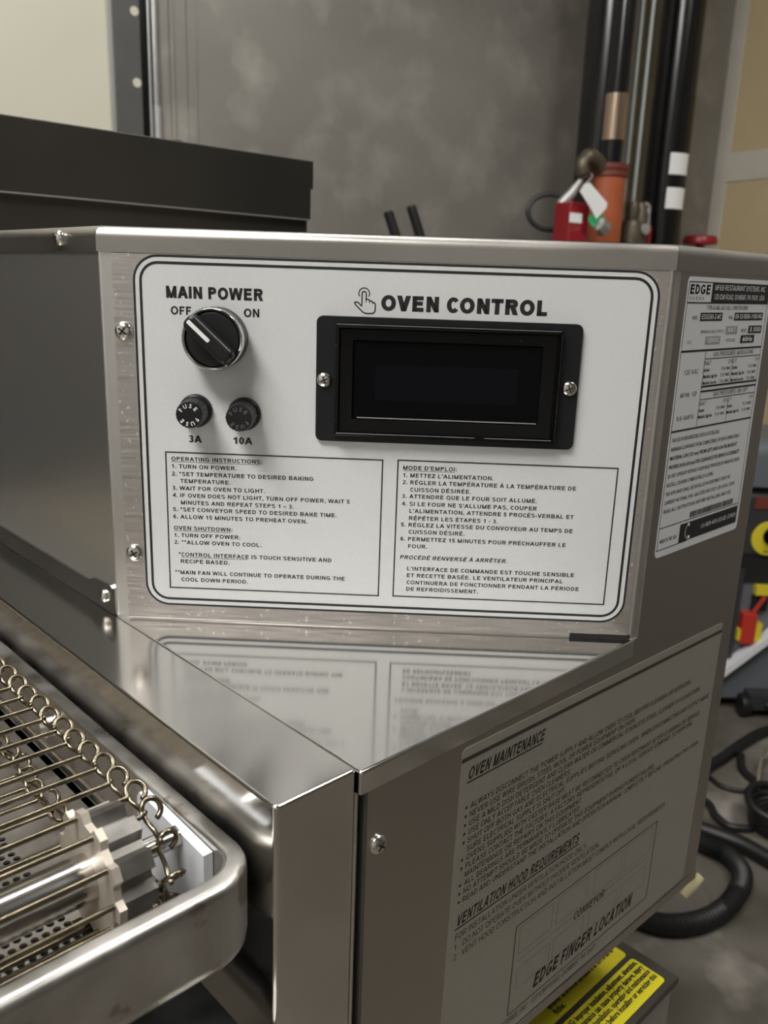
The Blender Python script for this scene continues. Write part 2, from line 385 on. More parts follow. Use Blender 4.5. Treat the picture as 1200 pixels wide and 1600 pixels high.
def glyphs(txt, bold, res):
    key = (txt, bold, res)
    if key not in _cache:
        _tc.body = txt; _tc.offset = bold; _tc.resolution_u = res; _tc.size = 1.0
        me = bpy.data.meshes.new_from_object(_to)
        _cache[key] = ([tuple(v.co) for v in me.vertices], [list(p.vertices) for p in me.polygons]); bpy.data.meshes.remove(me)
    return _cache[key]
CAP = None
def text(mb, txt, x, y, cap, z, width=None, bold=0.012, res=2, shear=0.0, align='l', rot=0.0):
    """write txt with its baseline at (x, y), cap height cap, squeezed to width"""
    global CAP
    if txt == txt.upper() and rot == 0.0:
        return block(mb, txt, x, y, cap, z, width, 0.13 + bold * 2.7, shear, align, 0.05)
    if CAP is None:
        vs, _ = glyphs('H', 0.0, 2); CAP = max(v[1] for v in vs) - min(v[1] for v in vs)
    vs, fs = glyphs(txt, bold, res)
    if not vs: return mb
    x0 = min(v[0] for v in vs); x1 = max(v[0] for v in vs); sy = cap / CAP
    sx = width / (x1 - x0) if width else sy
    wd = (x1 - x0) * sx; dx = {'l': 0, 'c': -wd / 2, 'r': -wd}[align]
    c, s = math.cos(rot), math.sin(rot); out = []
    for v in vs:
        px = (v[0] - x0) * sx + dx + v[1] * sy * shear; py = v[1] * sy
        out.append((x + px * c - py * s, y + px * s + py * c, z))
    return mb.add(out, fs)

# screw: pan head with a cross recess, in a local frame whose z points outwards
def screw_full(mf, x, y, r, parent, turn=0.3, h=0.55, d=0.0):
    prof = [(r * 0.98, d), (r, d + r * 0.12)]
    for i in range(1, 7):
        t = PI / 2 * i / 6; prof.append((max(r * math.cos(t), r * 0.02), d + r * 0.12 + r * h * math.sin(t)))
    mb = MB().lathe(prof, 24, (x, y, 0)); nh = len(mb.f); zt = d + r * 0.12 + r * h
    for a in (turn, turn + PI / 2):
        c, s = math.cos(a), math.sin(a); l, q = r * 0.5, r * 0.10; vs = []
        for zz in (zt - r * 0.14, zt + r * 0.015):
            for u, v in ((-l, -q), (l, -q), (l, q), (-l, q)):
                vs.append((x + u * c - v * s, y + u * s + v * c, zz))
        mb.add(vs, [[3, 2, 1, 0], [4, 5, 6, 7], [0, 1, 5, 4], [1, 2, 6, 5], [2, 3, 7, 6], [3, 0, 4, 7]])
    o = mb.build('screw', 'screw', parent, 50, mf); o.data.materials.append(M['recess'])
    for p in o.data.polygons[nh:]: p.material_index = 1
    return o

# ================================================================== THE ROOM
AW, BW = 4.6, 4.2
def room(mb, name, material, parent=None, kind=True, smooth=0):
    o = mb.build(name, material, parent, smooth, M_ROOM)
    if kind: struct(o)
    return o
room(MB().box(-0.1, AW + 0.1, -0.1, BW + 0.1, FLOOR - 0.1, FLOOR), 'floor', 'floor')
room(MB().box(-0.1, AW + 0.1, -0.1, BW + 0.1, CEIL, CEIL + 0.1), 'ceiling', 'ceiling')
wb = room(MB().box(-0.1, AW + 0.1, -0.1, 0.0, FLOOR, CEIL), 'wall_back', 'cream')
wr = room(MB().box(-0.1, 0.0, 0.0, 0.62, FLOOR, CEIL), 'wall_right', 'drywall')
room(MB().box(-0.1, 0.0, 0.62, BW, FLOOR, CEIL), 'wall_right', 'dark_wall')
room(MB().box(AW, AW + 0.1, 0.0, BW, FLOOR, CEIL), 'wall_left', 'off_white')
room(MB().box(-0.1, 2.35, BW, BW + 0.1, FLOOR, CEIL), 'wall_front', 'dark_wall')
room(MB().box(2.35, AW + 0.1, BW, BW + 0.1, FLOOR, CEIL), 'wall_front', 'off_white')
# stainless cladding sheet over the right part of the back wall, a folded seam near its left edge
room(MB().box(0.001, 1.752, 0.0, 0.006, FLOOR, CEIL), 'trim_1', 'wall_steel')
room(MB().box(1.672, 1.692, 0.006, 0.010, FLOOR, CEIL), 'trim_2', 'wall_steel')
room(MB().box(1.722, 1.730, 0.006, 0.012, FLOOR, CEIL), 'trim_3', 'wall_steel')
# joint compound bands on the bare drywall
room(MB().box(0.0, 0.0025, 0.006, 0.055, FLOOR, CEIL), 'trim_4', 'mud')
room(MB().box(0.0, 0.0025, 0.055, 0.615, 0.511, 0.594), 'trim_5', 'mud')
# ceiling lamps
def ceiling_light(a, b, la, lb, label):
    p = M_ROOM @ Vector((a, b, CEIL))
    t = empty('ceiling_light', p, label, 'light')
    MB().box(a - la / 2 - 0.03, a + la / 2 + 0.03, b - lb / 2 - 0.03, b + lb / 2 + 0.03, CEIL - 0.05, CEIL).build('housing', 'light_case', t, 0, M_ROOM)
    MB().box(a - la / 2, a + la / 2, b - lb / 2, b + lb / 2, CEIL - 0.056, CEIL - 0.0502).build('diffuser', 'tube_light', t, 0, M_ROOM)
ceiling_light(3.29, 2.06, 0.5, 1.2, 'glowing ceiling light panel above the conveyor side of the oven')
ceiling_light(2.30, 1.15, 1.2, 0.16, 'glowing ceiling light panel above the control housing of the oven')

ceiling_light(0.95, 2.15, 0.35, 0.75, 'glowing ceiling light panel above the hose and cables on the floor')

# perforated channel, thin rod and conduit on the left of the back wall
ch = MB()
c0, c1, off = 1.797, 1.849, 0.028
ch.box(c0, c1, 0.0, off, FLOOR, CEIL)
cho = ch.build('wall_channel', 'charcoal', None, 0, M_ROOM)
tag(cho, 'charcoal steel channel with round holes fixed upright on the cream wall', 'channel')
for z in (0.697, 0.563, 0.83, 0.43):
    o = MB().lathe([(0.0088, 0), (0.0088, 0.0012)], 20).build('hole', 'cream', cho, 30, M_ROOM @ Matrix.Translation((c0 + 0.010, off + 0.0001, z)) @ Matrix.Rotation(-PI / 2, 4, 'X'))
MB().box(c1, c1 + 0.008, 0.0, 0.010, FLOOR, CEIL).build('edge_flange', 'galv_dull', cho, 0, M_ROOM)
tag(MB().box(1.781, 1.796, 0.0, 0.022, FLOOR, CEIL).build('black_upright', 'pipe_black', None, 0, M_ROOM), 'narrow glossy black upright between the holed channel and thin rod', 'upright')
tag(MB().tube([(1.778, 0.03, FLOOR), (1.780, 0.03, 0.45), (1.778, 0.03, CEIL)], 0.0032, 10).build('thin_rod', 'galv', None, 40, M_ROOM), 'very thin bare steel rod beside the black upright', 'rod')
cn = empty('conduit', M_ROOM @ Vector((1.763, 0.012, FLOOR)), 'shiny galvanised conduit running up beside the stainless wall sheet', 'conduit')
MB().tube([(1.763, 0.011, FLOOR), (1.763, 0.011, CEIL)], 0.0095, 20).build('pipe', 'galv', cn, 40, M_ROOM)
MB().tube([(1.763, 0.011, 0.20), (1.763, 0.011, 0.525)], 0.0107, 20).build('coupling', 'galv_dull', cn, 40, M_ROOM)

# sprinkler risers against the stainless wall
def upright(a, b, r, z0, z1, seg=28): return MB().tube([(a, b, z0), (a, b, z1)], r, seg)
p1 = empty('standpipe', M_ROOM @ Vector((0.627, 0.155, FLOOR)), 'thick black steel pipe behind the orange coupling and copper sleeve', 'pipe')
upright(0.627, 0.155, 0.060, FLOOR, CEIL).build('pipe', 'pipe_black', p1, 40, M_ROOM)
ri = empty('sprinkler_riser', M_ROOM @ Vector((0.688, 0.265, FLOOR)), 'riser with copper sleeve, orange red coupling and dark red switch box', 'pipe')
upright(0.686, 0.265, 0.0265, FLOOR, CEIL).build('pipe', 'pipe_black', ri, 40, M_ROOM)
upright(0.686, 0.265, 0.0282, 0.537, 0.643).build('copper_sleeve', 'copper', ri, 40, M_ROOM)
upright(0.690, 0.265, 0.0455, -0.25, 0.468).build('coupling', 'orange', ri, 40, M_ROOM)
MB().lathe([(0.046, 0.448), (0.0495, 0.451), (0.0495, 0.462), (0.0465, 0.465), (0.0495, 0.468), (0.0495, 0.480), (0.03, 0.483)], 28, (0.690, 0.265, 0)).build('collar', 'maroon', ri, 40, M_ROOM)
p2 = empty('standpipe', M_ROOM @ Vector((0.345, 0.13, FLOOR)), 'thick black steel pipe with two white paper labels', 'pipe')
upright(0.345, 0.13, 0.057, FLOOR, CEIL).build('pipe', 'pipe_black', p2, 40, M_ROOM)
upright(0.345, 0.13, 0.0585, 0.18, 0.70).build('pipe_joint', 'pipe_black', p2, 40, M_ROOM)
for k, (z0, z1) in enumerate(((0.492, 0.548), (0.402, 0.458))):
    lb = MB(); n = 8
    for i in range(n + 1):
        t = math.radians(50 + 62 * i / n)
        for z in (z0, z1): lb.v.append((0.345 + 0.0592 * math.cos(t), 0.13 + 0.0592 * math.sin(t), z))
    lb.f = [[2 * i, 2 * i + 2, 2 * i + 3, 2 * i + 1] for i in range(n)]
    lb.build('paper_label', 'white', p2, 60, M_ROOM)
for a, lab in ((0.567, 'slim bare conduit beside the orange coupling'), (0.531, 'slim bare conduit farther from the orange coupling, beside its twin')):
    tag(MB().tube([(a, 0.20, 0.405), (a, 0.20, CEIL)], 0.0054, 10).build('conduit', 'pale_conduit', None, 40, M_ROOM), lab, 'conduit', 'pair of slim conduits between the black pipes')
# bronze valve under the slim conduits
va = empty('gate_valve', M_ROOM @ Vector((0.53, 0.20, FLOOR)), 'weathered bronze valve below the two slim conduits with a red tip', 'valve')
MB().lathe([(0.020, 0.20), (0.030, 0.22), (0.033, 0.30), (0.026, 0.35), (0.016, 0.36), (0.018, 0.39), (0.012, 0.404)], 20, (0.556, 0.228, 0)).build('body', 'bronze', va, 40, M_ROOM)
MB().lathe([(0.016, 0.20), (0.024, 0.25), (0.020, 0.33), (0.022, 0.375), (0.010, 0.404)], 18, (0.522, 0.222, 0)).build('bonnet', 'bronze', va, 40, M_ROOM)
MB().lathe([(0.004, 0), (0.014, 0.002), (0.014, 0.010), (0.004, 0.012)], 18).build('hand_nut', 'galv_dull', va, 40, M_ROOM @ Matrix.Translation((0.532, 0.250, 0.335)) @ Matrix.Rotation(-PI / 2, 4, 'X'))
MB().tube(smooth_path([(0.53, 0.205, 0.39), (0.50, 0.21, 0.402), (0.482, 0.21, 0.398), (0.480, 0.21, 0.375), (0.476, 0.21, 0.345)]), 0.006, 10).build('lever', 'galv_dull', va, 40, M_ROOM)
MB().box(0.468, 0.484, 0.202, 0.218, 0.300, 0.348).build('lever_tip', 'red', va, 0, M_ROOM)
MB().tube([(0.54, 0.20, FLOOR), (0.54, 0.20, 0.24)], 0.012, 12).build('tail_pipe', 'bronze', va, 40, M_ROOM)
# switch box, ring handle and clamp fixed to the riser
bx_ = MB().prism(rrect(0.803, 0.866, 0.275, 0.335, 0.006), 0.20, 0.378, 0.005, 2, 0.005).build('switch_box', 'red', ri, 40, M_ROOM)
MB().box(0.828, 0.8665, 0.3352, 0.3362, 0.330, 0.352).build('name_strip', 'white', bx_, 0, M_ROOM)
MB().tube([(0.70, 0.285, 0.235), (0.82, 0.300, 0.235)], 0.012, 12).build('bracket', 'bronze', ri, 40, M_ROOM)
pts = []
for i in range(40):
    t = 2 * PI * i / 39; pts.append((0.852 + 0.062 * math.cos(t), 0.245 - 0.010 * math.cos(t), 0.358 + 0.042 * math.sin(t)))
MB().tube(pts, 0.0066, 10, False).build('ring_handle', 'mach_dark', ri, 40, M_ROOM)
MB().tube([(0.835, 0.262, 0.375), (0.812, 0.275, 0.405), (0.794, 0.285, 0.438)], [0.014, 0.012, 0.006], 10).build('chain', 'galv_dull', ri, 40, M_ROOM)
MB().tube(smooth_path([(0.793, 0.29, 0.440), (0.800, 0.288, 0.470), (0.778, 0.285, 0.490), (0.742, 0.28, 0.480), (0.725, 0.278, 0.465)]), [0.010] + [0.016] * 6 + [0.019] * 8 + [0.014, 0.012], 12).build('clamp_lever', 'bronze', ri, 40, M_ROOM)
tg = empty('inspection_tag', M_ROOM @ Vector((0.82, 0.36, 0.32)), 'white and green paper inspection tag hung before the orange coupling', 'tag')
def flat(pts, t=0.002):
    m = MB(); k = len(pts); m.add([(a, b, z) for a, b, z in pts] + [(a, b + t, z) for a, b, z in pts], [list(range(k - 1, -1, -1)), list(range(k, 2 * k))] + [[i, (i + 1) % k, k + (i + 1) % k, k + i] for i in range(k)]); return m
flat([(0.862, 0.358, 0.398), (0.850, 0.357, 0.416), (0.834, 0.357, 0.420), (0.776, 0.361, 0.378), (0.778, 0.361, 0.366), (0.806, 0.361, 0.340), (0.832, 0.360, 0.368)]).build('card', 'white', tg, 0, M_ROOM)
flat([(0.778, 0.3605, 0.378), (0.808, 0.3605, 0.342), (0.810, 0.3605, 0.332), (0.778, 0.3605, 0.366)]).build('green_edge', 'green', tg, 0, M_ROOM)
MB().prism([(0.026 * math.cos(2 * PI * i / 24), 0.017 * math.sin(2 * PI * i / 24)) for i in range(24)], 0, 0.002).build('green_disc', 'green', tg, 30, M_ROOM @ Matrix.Translation((0.802, 0.3575, 0.338)) @ Matrix.Rotation(-PI / 2, 4, 'X'))
MB().tube([(0.850, 0.357, 0.412), (0.815, 0.345, 0.436), (0.806, 0.3300, 0.444)], 0.0018, 6).build('string', 'galv_dull', tg, 40, M_ROOM)
MB().lathe([(0.016, 0), (0.019, 0.004), (0.016, 0.026), (0.006, 0.030)], 18).build('seal', 'galv', tg, 40, M_ROOM @ Matrix.Translation((0.782, 0.372, 0.316)) @ Matrix.Rotation(1.1, 4, 'Y'))
rc = empty('valve_cap', M_ROOM @ Vector((0.165, 0.10, 0.26)), 'small dark red round cap at the foot of the drywall corner', 'cap')
MB().lathe([(0.012, -1.0 - 0), (0.012, 0.315), (0.050, 0.318), (0.052, 0.330), (0.045, 0.343), (0.01, 0.345)], 24, (0.137, 0.10, 0)).build('cap', 'red', rc, 40, M_ROOM)

# two black pole ends in front of the stainless wall
for a, z, tp, lab in ((1.2235, 0.343, 0.022, 'shorter black pole leaning against the stainless wall, no holes'), (1.159, 0.360, 0.024, 'taller black pole leaning against the stainless wall')):
    po = tag(MB().tube([(a - 0.42, 0.36, FLOOR), (a, 0.085, z - 0.004), (a + 0.0006, 0.084, z)], [0.0125, 0.0125, 0.010], 16).build('leaning_pole', 'black_plastic', None, 40, M_ROOM), lab.replace(', no holes', ''), 'pole')

# ================================================================== FLOOR CLUTTER
def cable(name, pts, r, material, label, cat, ribs=False, z=None, seg=10):
    z = FLOOR + r + 0.0005 if z is None else z
    path = smooth_path([(x, y, z) if len(p) == 2 else p for p in pts for x, y in [p[:2]]], 18 if ribs else 6)
    rad = [r * (1.0 if (i % 2 == 0) else 0.86) for i in range(len(path))] if ribs else r
    return tag(MB().tube(path, rad, 14 if ribs else seg).build(name, material, None, 60), label, cat)
hose = [(1.172, 0.478), (1.164, 0.438), (1.18, 0.386), (1.226, 0.345), (1.297, 0.322), (1.388, 0.326), (1.448, 0.349), (1.475, 0.394), (1.473, 0.443), (1.479, 0.491), (1.47, 0.56)]
cable('vacuum_hose', hose, 0.021, 'cord', 'thick ribbed black hose curving over the floor below the oven corner', 'hose', True)
cable('power_cable', [(1.70, 0.62), (1.732, 0.588), (1.799, 0.588), (1.861, 0.583), (1.986, 0.58), (2.093, 0.565), (2.205, 0.50)], 0.014, 'cord', 'fat black cable lying straight towards the grey machine', 'cable')
cable('power_cable', [(1.915, 0.560), (1.852, 0.528), (1.823, 0.482), (1.803, 0.434), (1.79, 0.40)], 0.010, 'cord', 'black cable bending from the fat cable towards the coiled heap', 'cable')
cable('power_cable', [(1.769, 0.640), (1.757, 0.569), (1.743, 0.534), (1.752, 0.498), (1.778, 0.470)], 0.006, 'cord', 'thin black cable making a shallow sag over the concrete', 'cable')
cable('power_cable', [(1.664, 0.600), (1.644, 0.518), (1.61, 0.482), (1.595, 0.441), (1.616, 0.413), (1.63, 0.405)], 0.009, 'cord', 'black cable curving past the oven edge to the coiled heap', 'cable')
cable('vacuum_wand', [(1.51, 0.53), (1.526, 0.46), (1.54, 0.392), (1.534, 0.32), (1.52, 0.24)], 0.018, 'cord', 'black rigid tube lying beside the curve of the ribbed hose', 'tube')
cable('loose_wire', [(2.02, 0.524, FLOOR + 0.032), (1.94, 0.507, FLOOR + 0.02), (1.892, 0.500, FLOOR + 0.034), (1.82, 0.475, FLOOR + 0.032), (1.775, 0.456, FLOOR + 0.012), (1.757, 0.452, FLOOR + 0.004)], 0.004, 'tan_wire', 'tan thin wire draped over the cables', 'wire')
hp = empty('cord_coil', (1.69, 0.37, FLOOR), 'heaped coil of black extension cord with shiny plug', 'cord')
for k in range(5):
    pts = []
    for i in range(33):
        t = 2 * PI * i / 32; q = 0.055 + 0.004 * k
        pts.append((1.69 + q * math.cos(t) * 1.1 + 0.004 * math.sin(3 * t + k), 0.37 + q * math.sin(t), FLOOR + 0.010 + 0.014 * k + 0.006 * math.sin(2 * t + k)))
    MB().tube(pts, 0.009, 8, False).build('cord_loop', 'cord', hp, 60)
MB().prism(rrect(1.64, 1.69, 0.345, 0.38, 0.01), FLOOR + 0.002, FLOOR + 0.095, 0.012, 3).build('plug', 'black_gloss', hp, 40)
pn = empty('floor_pan', (1.29, 0.408, FLOOR), 'shallow round grey metal dish on floor inside the hose bend', 'dish')
MB().lathe([(0.074, 0.0), (0.080, 0.004), (0.078, 0.012), (0.066, 0.014), (0.058, 0.010), (0.002, 0.010)], 36, (1.285, 0.425, FLOOR)).build('dish', 'grey_steel', pn, 40)

# grey wheeled machine
OV = (2.137, 0.7127, 0.0)
M_V = frame(OV, (0.7207, -0.6932, 0), (0.6932, 0.7207, 0), (0, 0, 1))
vc = empty('floor_machine', (2.3, 0.75, FLOOR), 'grey and black wheeled floor machine with yellow dial beside the drywall', 'machine')
MB().prism(rrect(-0.16, 0.34, 0.0, 0.30, 0.03), -0.965, -0.50, 0.012, 3, 0.012).build('body', 'mach_grey', vc, 40, M_V)
MB().prism(rrect(-0.17, 0.35, -0.012, 0.31, 0.03), -0.52, -0.345, 0.012, 3, 0.01).build('head', 'mach_dark', vc, 40, M_V)
MB().prism(rrect(-0.17, 0.35, -0.012, 0.31, 0.05), -0.325, -0.195, 0.05, 5).build('lid', 'mach_grey', vc, 40, M_V)
MB().prism(rrect(-0.15, 0.33, 0.006, 0.29, 0.03), -0.35, -0.322).build('lid_seam', 'black_gap', vc, 40, M_V)
MB().box(-0.005, 0.10, -0.016, -0.012, -0.385, -0.352).build('latch', 'maroon', vc, 0, M_V)
dial = MB().lathe([(0.048, 0), (0.048, 0.004), (0.044, 0.006)], 32).build('dial_plate', 'yellow_part', vc, 40, M_V @ Matrix.Translation((0.047, -0.0118, -0.468)) @ Matrix.Rotation(PI / 2, 4, 'X'))
MB().lathe([(0.027, 0.004), (0.025, 0.018), (0.015, 0.026), (0.002, 0.028)], 28).build('dial_knob', 'black_gloss', dial, 50, M_V @ Matrix.Translation((0.055, -0.0118, -0.460)) @ Matrix.Rotation(PI / 2, 4, 'X'))
MB().box(0.034, 0.068, -0.0195, -0.0178, -0.506, -0.503).build('dial_print', 'ink', dial, 0, M_V)
MB().box(-0.03, 0.34, -0.006, 0.0, -0.60, -0.525).build('recess_band', 'black_gap', vc, 0, M_V)
MB().box(0.032, 0.14, -0.022, 0.001, -0.632, -0.605).build('yellow_bar', 'yellow_part', vc, 0, M_V @ Matrix.Translation((0, 0, -0.0)) )
MB().box(-0.028, -0.004, -0.012, 0.001, -0.83, -0.56).build('side_rail', 'mach_dark', vc, 0, M_V)
cl = MB().prism(rrect(0.004, 0.045, -0.030, 0.001, 0.004), -0.775, -0.685, 0.004, 2).build('clamp', 'red_part', vc, 40, M_V)
MB().tube([(0.030, -0.02, -0.69), (0.055, -0.028, -0.635)], 0.006, 10).build('clamp_lever', 'red_part', cl, 40, M_V)
MB().box(0.045, 0.062, -0.026, 0.001, -0.768, -0.715).build('clamp_pad', 'yellow_part', cl, 0, M_V)
MB().box(-0.003, 0.004, -0.026, 0.001, -0.768, -0.735).build('clamp_pad', 'yellow_part', cl, 0, M_V)
MB().prism(rrect(0.03, 0.075, -0.012, 0.001, 0.004), -0.682, -0.636, 0.003, 2).build('socket', 'black_gap', vc, 40, M_V)
MB().lathe([(0.004, 0), (0.032, 0.003), (0.034, 0.012), (0.030, 0.03), (0.004, 0.032)], 24).build('wheel', 'cord', vc, 40, M_V @ Matrix.Translation((0.03, -0.024, FLOOR + 0.034)) @ Matrix.Rotation(PI / 2, 4, 'Y') @ Matrix.Rotation(0.0, 4, 'X'))
MB().box(0.05, 0.30, -0.05, 0.02, FLOOR + 0.03, FLOOR + 0.075).build('foot_bar', 'mach_dark', vc, 0, M_V)
MB().tube([(0.10, -0.05, FLOOR + 0.05), (0.16, -0.11, FLOOR + 0.012), (0.25, -0.16, FLOOR + 0.012)], 0.011, 10).build('foot_lever', 'cord', vc, 40, M_V)
for x in (-0.12, 0.30):
    MB().lathe([(0.03, 0), (0.036, 0.006), (0.03, 0.036)], 20, (x, 0.24, FLOOR)).build('wheel', 'cord', vc, 40, M_V)
ws = MB(); ws.add([(-0.05, -0.040, -0.895), (0.16, -0.040, -0.695), (0.16, -0.040, -0.672), (-0.05, -0.040, -0.868), (-0.05, -0.001, -0.895), (0.16, -0.001, -0.695), (0.16, -0.001, -0.672), (-0.05, -0.001, -0.868)],
       [[0, 1, 2, 3], [7, 6, 5, 4], [0, 4, 5, 1], [1, 5, 6, 2], [2, 6, 7, 3], [3, 7, 4, 0]])
ws.build('strap', 'foam', vc, 0, M_V)

# ================================================================== LOWER OVEN (stacked below)
LZ = -0.30
lo = empty('lower_oven', (0.0, 0.3, FLOOR), 'lower stacked oven whose dark lid carries two yellow warning stickers', 'oven')
fp = [(0.0, 0.0), (0.3605, 0.0), (0.3605, 0.50), (0.0, 0.50)]
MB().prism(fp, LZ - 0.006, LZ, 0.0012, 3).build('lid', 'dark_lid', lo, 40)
MB().box(0.004, 0.357, 0.003, 0.50, -0.72, LZ - 0.006).build('control_housing', 'grey_steel', lo, 0)
MB().box(-0.66, 0.41, 0.50, 1.30, -0.72, LZ).build('body', 'grey_steel', lo, 0)
MB().box(0.300, 0.312, -0.001, 0.003, -0.45, LZ - 0.03).build('side_stile', 'screw', lo, 0)
for x, y in ((0.33, 0.03), (-0.62, 0.55), (0.37, 1.26), (-0.62, 1.26)):
    lg = MB().box(x - 0.02, x + 0.02, y - 0.02, y + 0.02, FLOOR + 0.11, -0.72).build('stand_leg', 'grey_steel', lo, 0)
    MB().lathe([(0.02, -0.012), (0.055, -0.014), (0.055, 0.014), (0.02, 0.012)], 20).build('caster', 'cord', lg, 40, Matrix.Translation((x, y, FLOOR + 0.0555)) @ Matrix.Rotation(PI / 2, 4, 'X'))
    MB().box(x - 0.018, x + 0.018, y - 0.004, y + 0.004, FLOOR + 0.05, FLOOR + 0.112).build('caster_fork', 'grey_steel', lg, 0)
ZS = LZ + 0.0002
s1 = MB().prism(rrect(0.175, 0.3505, 0.0365, 0.0665, 0.003), 0, 0.0002).build('warning_sticker', 'yellow', lo, 40, Matrix.Translation((0, 0, LZ)))
s1['label'] = 'yellow sticker reaching under the oven'
t = MB(); zt = LZ + 0.0004
text(t, 'enlever la broche de mise à la terre de la', 0.2655, 0.0452, 0.0042, zt, 0.080, 0.03)
text(t, 'fiche.', 0.2655, 0.0395, 0.0042, zt, 0.0115, 0.03)
text(t, 'adéquatement mise à la terre. Ne pas couper ou', 0.2655, 0.0511, 0.0042, zt, 0.082, 0.03)
text(t, 'AVERTISSEMENT: cet appareil doit être branché', 0.2655, 0.0570, 0.0042, zt, 0.082, 0.03)
t.build('lettering', 'ink', s1, 0)
s2 = MB().prism(rrect(0.175, 0.3505, 0.0050, 0.0325, 0.003), 0, 0.0002).build('warning_sticker', 'yellow', lo, 40, Matrix.Translation((0, 0, LZ)))
s2['label'] = 'yellow sticker along the lid edge'
t = MB()
for k, (a, wd) in enumerate((('WARNING: Improper installation, adjustment, alteration,', 0.100), ('service or maintenance can cause property damage, injury', 0.104), ('or death. Read the installation, operating and maintenance', 0.106), ('instructions thoroughly before installing or servicing this', 0.108), ('equipment.', 0.02))):
    if k < 4: text(t, a, 0.3485, 0.0268 - 0.0054 * k, 0.0040, zt, wd, 0.03, align='r')
t.build('lettering', 'ink', s2, 0)

# ================================================================== THE OVEN
ov = empty('conveyor_oven', (0.18, 0.3, LZ), 'brushed stainless conveyor oven with angled control panel and wire belt', 'oven')
YB = 0.50
# --- control housing
hs = rcorner([(XJ, YB), (XJ, YP), (XP, 0.0), (XE, 0.0), (XE, YB)], [0, 0.003, 0.003, 0.002, 0], 6)
MB().prism(hs, -0.0005, HL + 0.004).build('control_housing', 'inner', ov, 30)
le = 0.0012
lidp = rcorner([(XJ - le, YB - 0.002), (XJ - le, YP - le * 0.4), (XP - le * 0.4, -le), (XE + le, -le), (XE + le, YB - 0.002)], [0, 0.0012, 0.0012, 0.0012, 0], 3)
lid = MB().prism(lidp, HL, HT, 0.0052, 7).build('lid', 'lid', ov, 40)
screw_full(M_INNER, -0.2345, 0.1955, 0.0042, ov, 0.2, 0.7, le)
# --- side skin (upper right and lower right are one sheet)
sk = [(XJ + 0.0045, -0.1960), (XE, -0.2062), (XE, HL), (XP + 0.0045, HL), (XP + 0.0045, -0.0005), (XJ + 0.0045, -0.0005)]
MB().add([(x, y, z) for y in (-0.0008, 0.0002) for x, z in sk], [[0, 1, 2, 3, 4, 5], [11, 10, 9, 8, 7, 6]] + [[i, 6 + i, 6 + (i + 1) % 6, (i + 1) % 6] for i in range(6)]).build('side_panel', 'side', ov, 0)
MB().box(XJ + 0.0046, XE, 0.0002, YB, -0.1950, -0.0006).build('lower_housing', 'inner', ov, 0)
MB().add([(x, y, z) for y in (-0.0016, 0.010) for x, z in ((XJ + 0.006, -0.2025), (XE + 0.0005, -0.2135), (XE + 0.0005, -0.2072), (XJ + 0.006, -0.1970))], [[0, 1, 2, 3], [7, 6, 5, 4], [0, 4, 5, 1], [1, 5, 6, 2], [2, 6, 7, 3], [3, 7, 4, 0]]).build('bottom_flange', 'side', ov, 0)
MB().box(XJ + 0.0065, XE - 0.002, 0.0, YB, -0.2020, -0.1950).build('base_pan', 'black_gap', ov, 0)
# seam between cover and side sheet
MB().box(XJ - 0.001, XJ + 0.0042, 0.006, YB, -0.2, -0.001).build('seam_backing', 'black_gap', ov, 0)
MB().tube([(XJ + 0.0014, 0.0030, -0.2), (XJ + 0.0014, 0.0030, -0.008)], 0.0011, 10).build('seam_flange', 'screw', ov, 40)
screw_full(M_SIDE, 0.0495, -0.0363, 0.0043, ov, 0.9, 0.5, 0.0008)
# --- ledge
lp = rcorner([(XJ + 0.0002, -0.0012), (XP + 0.001, -0.0012), (XJ + 0.0002, YP + 0.001)], [0.0015, 0, 0], 4)
MB().prism(lp, -0.0100, 0.0, 0.0013, 4).build('ledge', 'ledge', ov, 40)
nt_ = MB().box(0.2425, 0.2745, 0.0002, 0.0024, -0.0002, 0.0009).build('corner_notch', 'black_gap', ov, 0, M_PANEL)
# --- front cover: top strip, fascia beside the conveyor and the corner return
cv = rcorner([(0.0, 0.0), (XJ - 0.0012, 0.0), (XJ - 0.0012, YB), (0.0, YB)], [0.0022, 0.0016, 0, 0], 5)
MB().prism(cv, -0.2, 0.0016, 0.0013, 4).build('front_cover', 'cover', ov, 40)
# flange that closes the foot of the inner face, with its screw tab
fl = [(-YB, 0.0016), (-YB, 0.0142), (-0.2300, 0.0135), (-0.2240, 0.0140), (-0.2190, 0.0165), (-0.1985, 0.0178), (-0.1965, 0.0165), (-0.1965, 0.0016)]
k = len(fl)
MB().add([(x, y, z) for z in (-0.0002, 0.0016) for x, y in fl], [[i for i in range(k)], [2 * k - 1 - i for i in range(k)]] + [[i, k + i, k + (i + 1) % k, (i + 1) % k] for i in range(k)]).build('foot_flange', 'cover', ov, 0, M_INNER)
screw_full(M_INNER, -0.2062, 0.0098, 0.0038, ov, 0.5, 0.6, 0.0016)
# --- control face plate
MB().prism(rrect(0.0062, 0.2732, 0.0012, HL - 0.0002, 0.0006, 2), -0.0002, 0.0008, 0.0003, 2).build('control_face', 'face', ov, 40, M_PANEL)
screw_full(M_PANEL, 0.0110, 0.1519, 0.0046, ov, 0.9, 0.55, 0.0008)
screw_full(M_PANEL, 0.0113, 0.0378, 0.0046, ov, 0.5, 0.55, 0.0008)

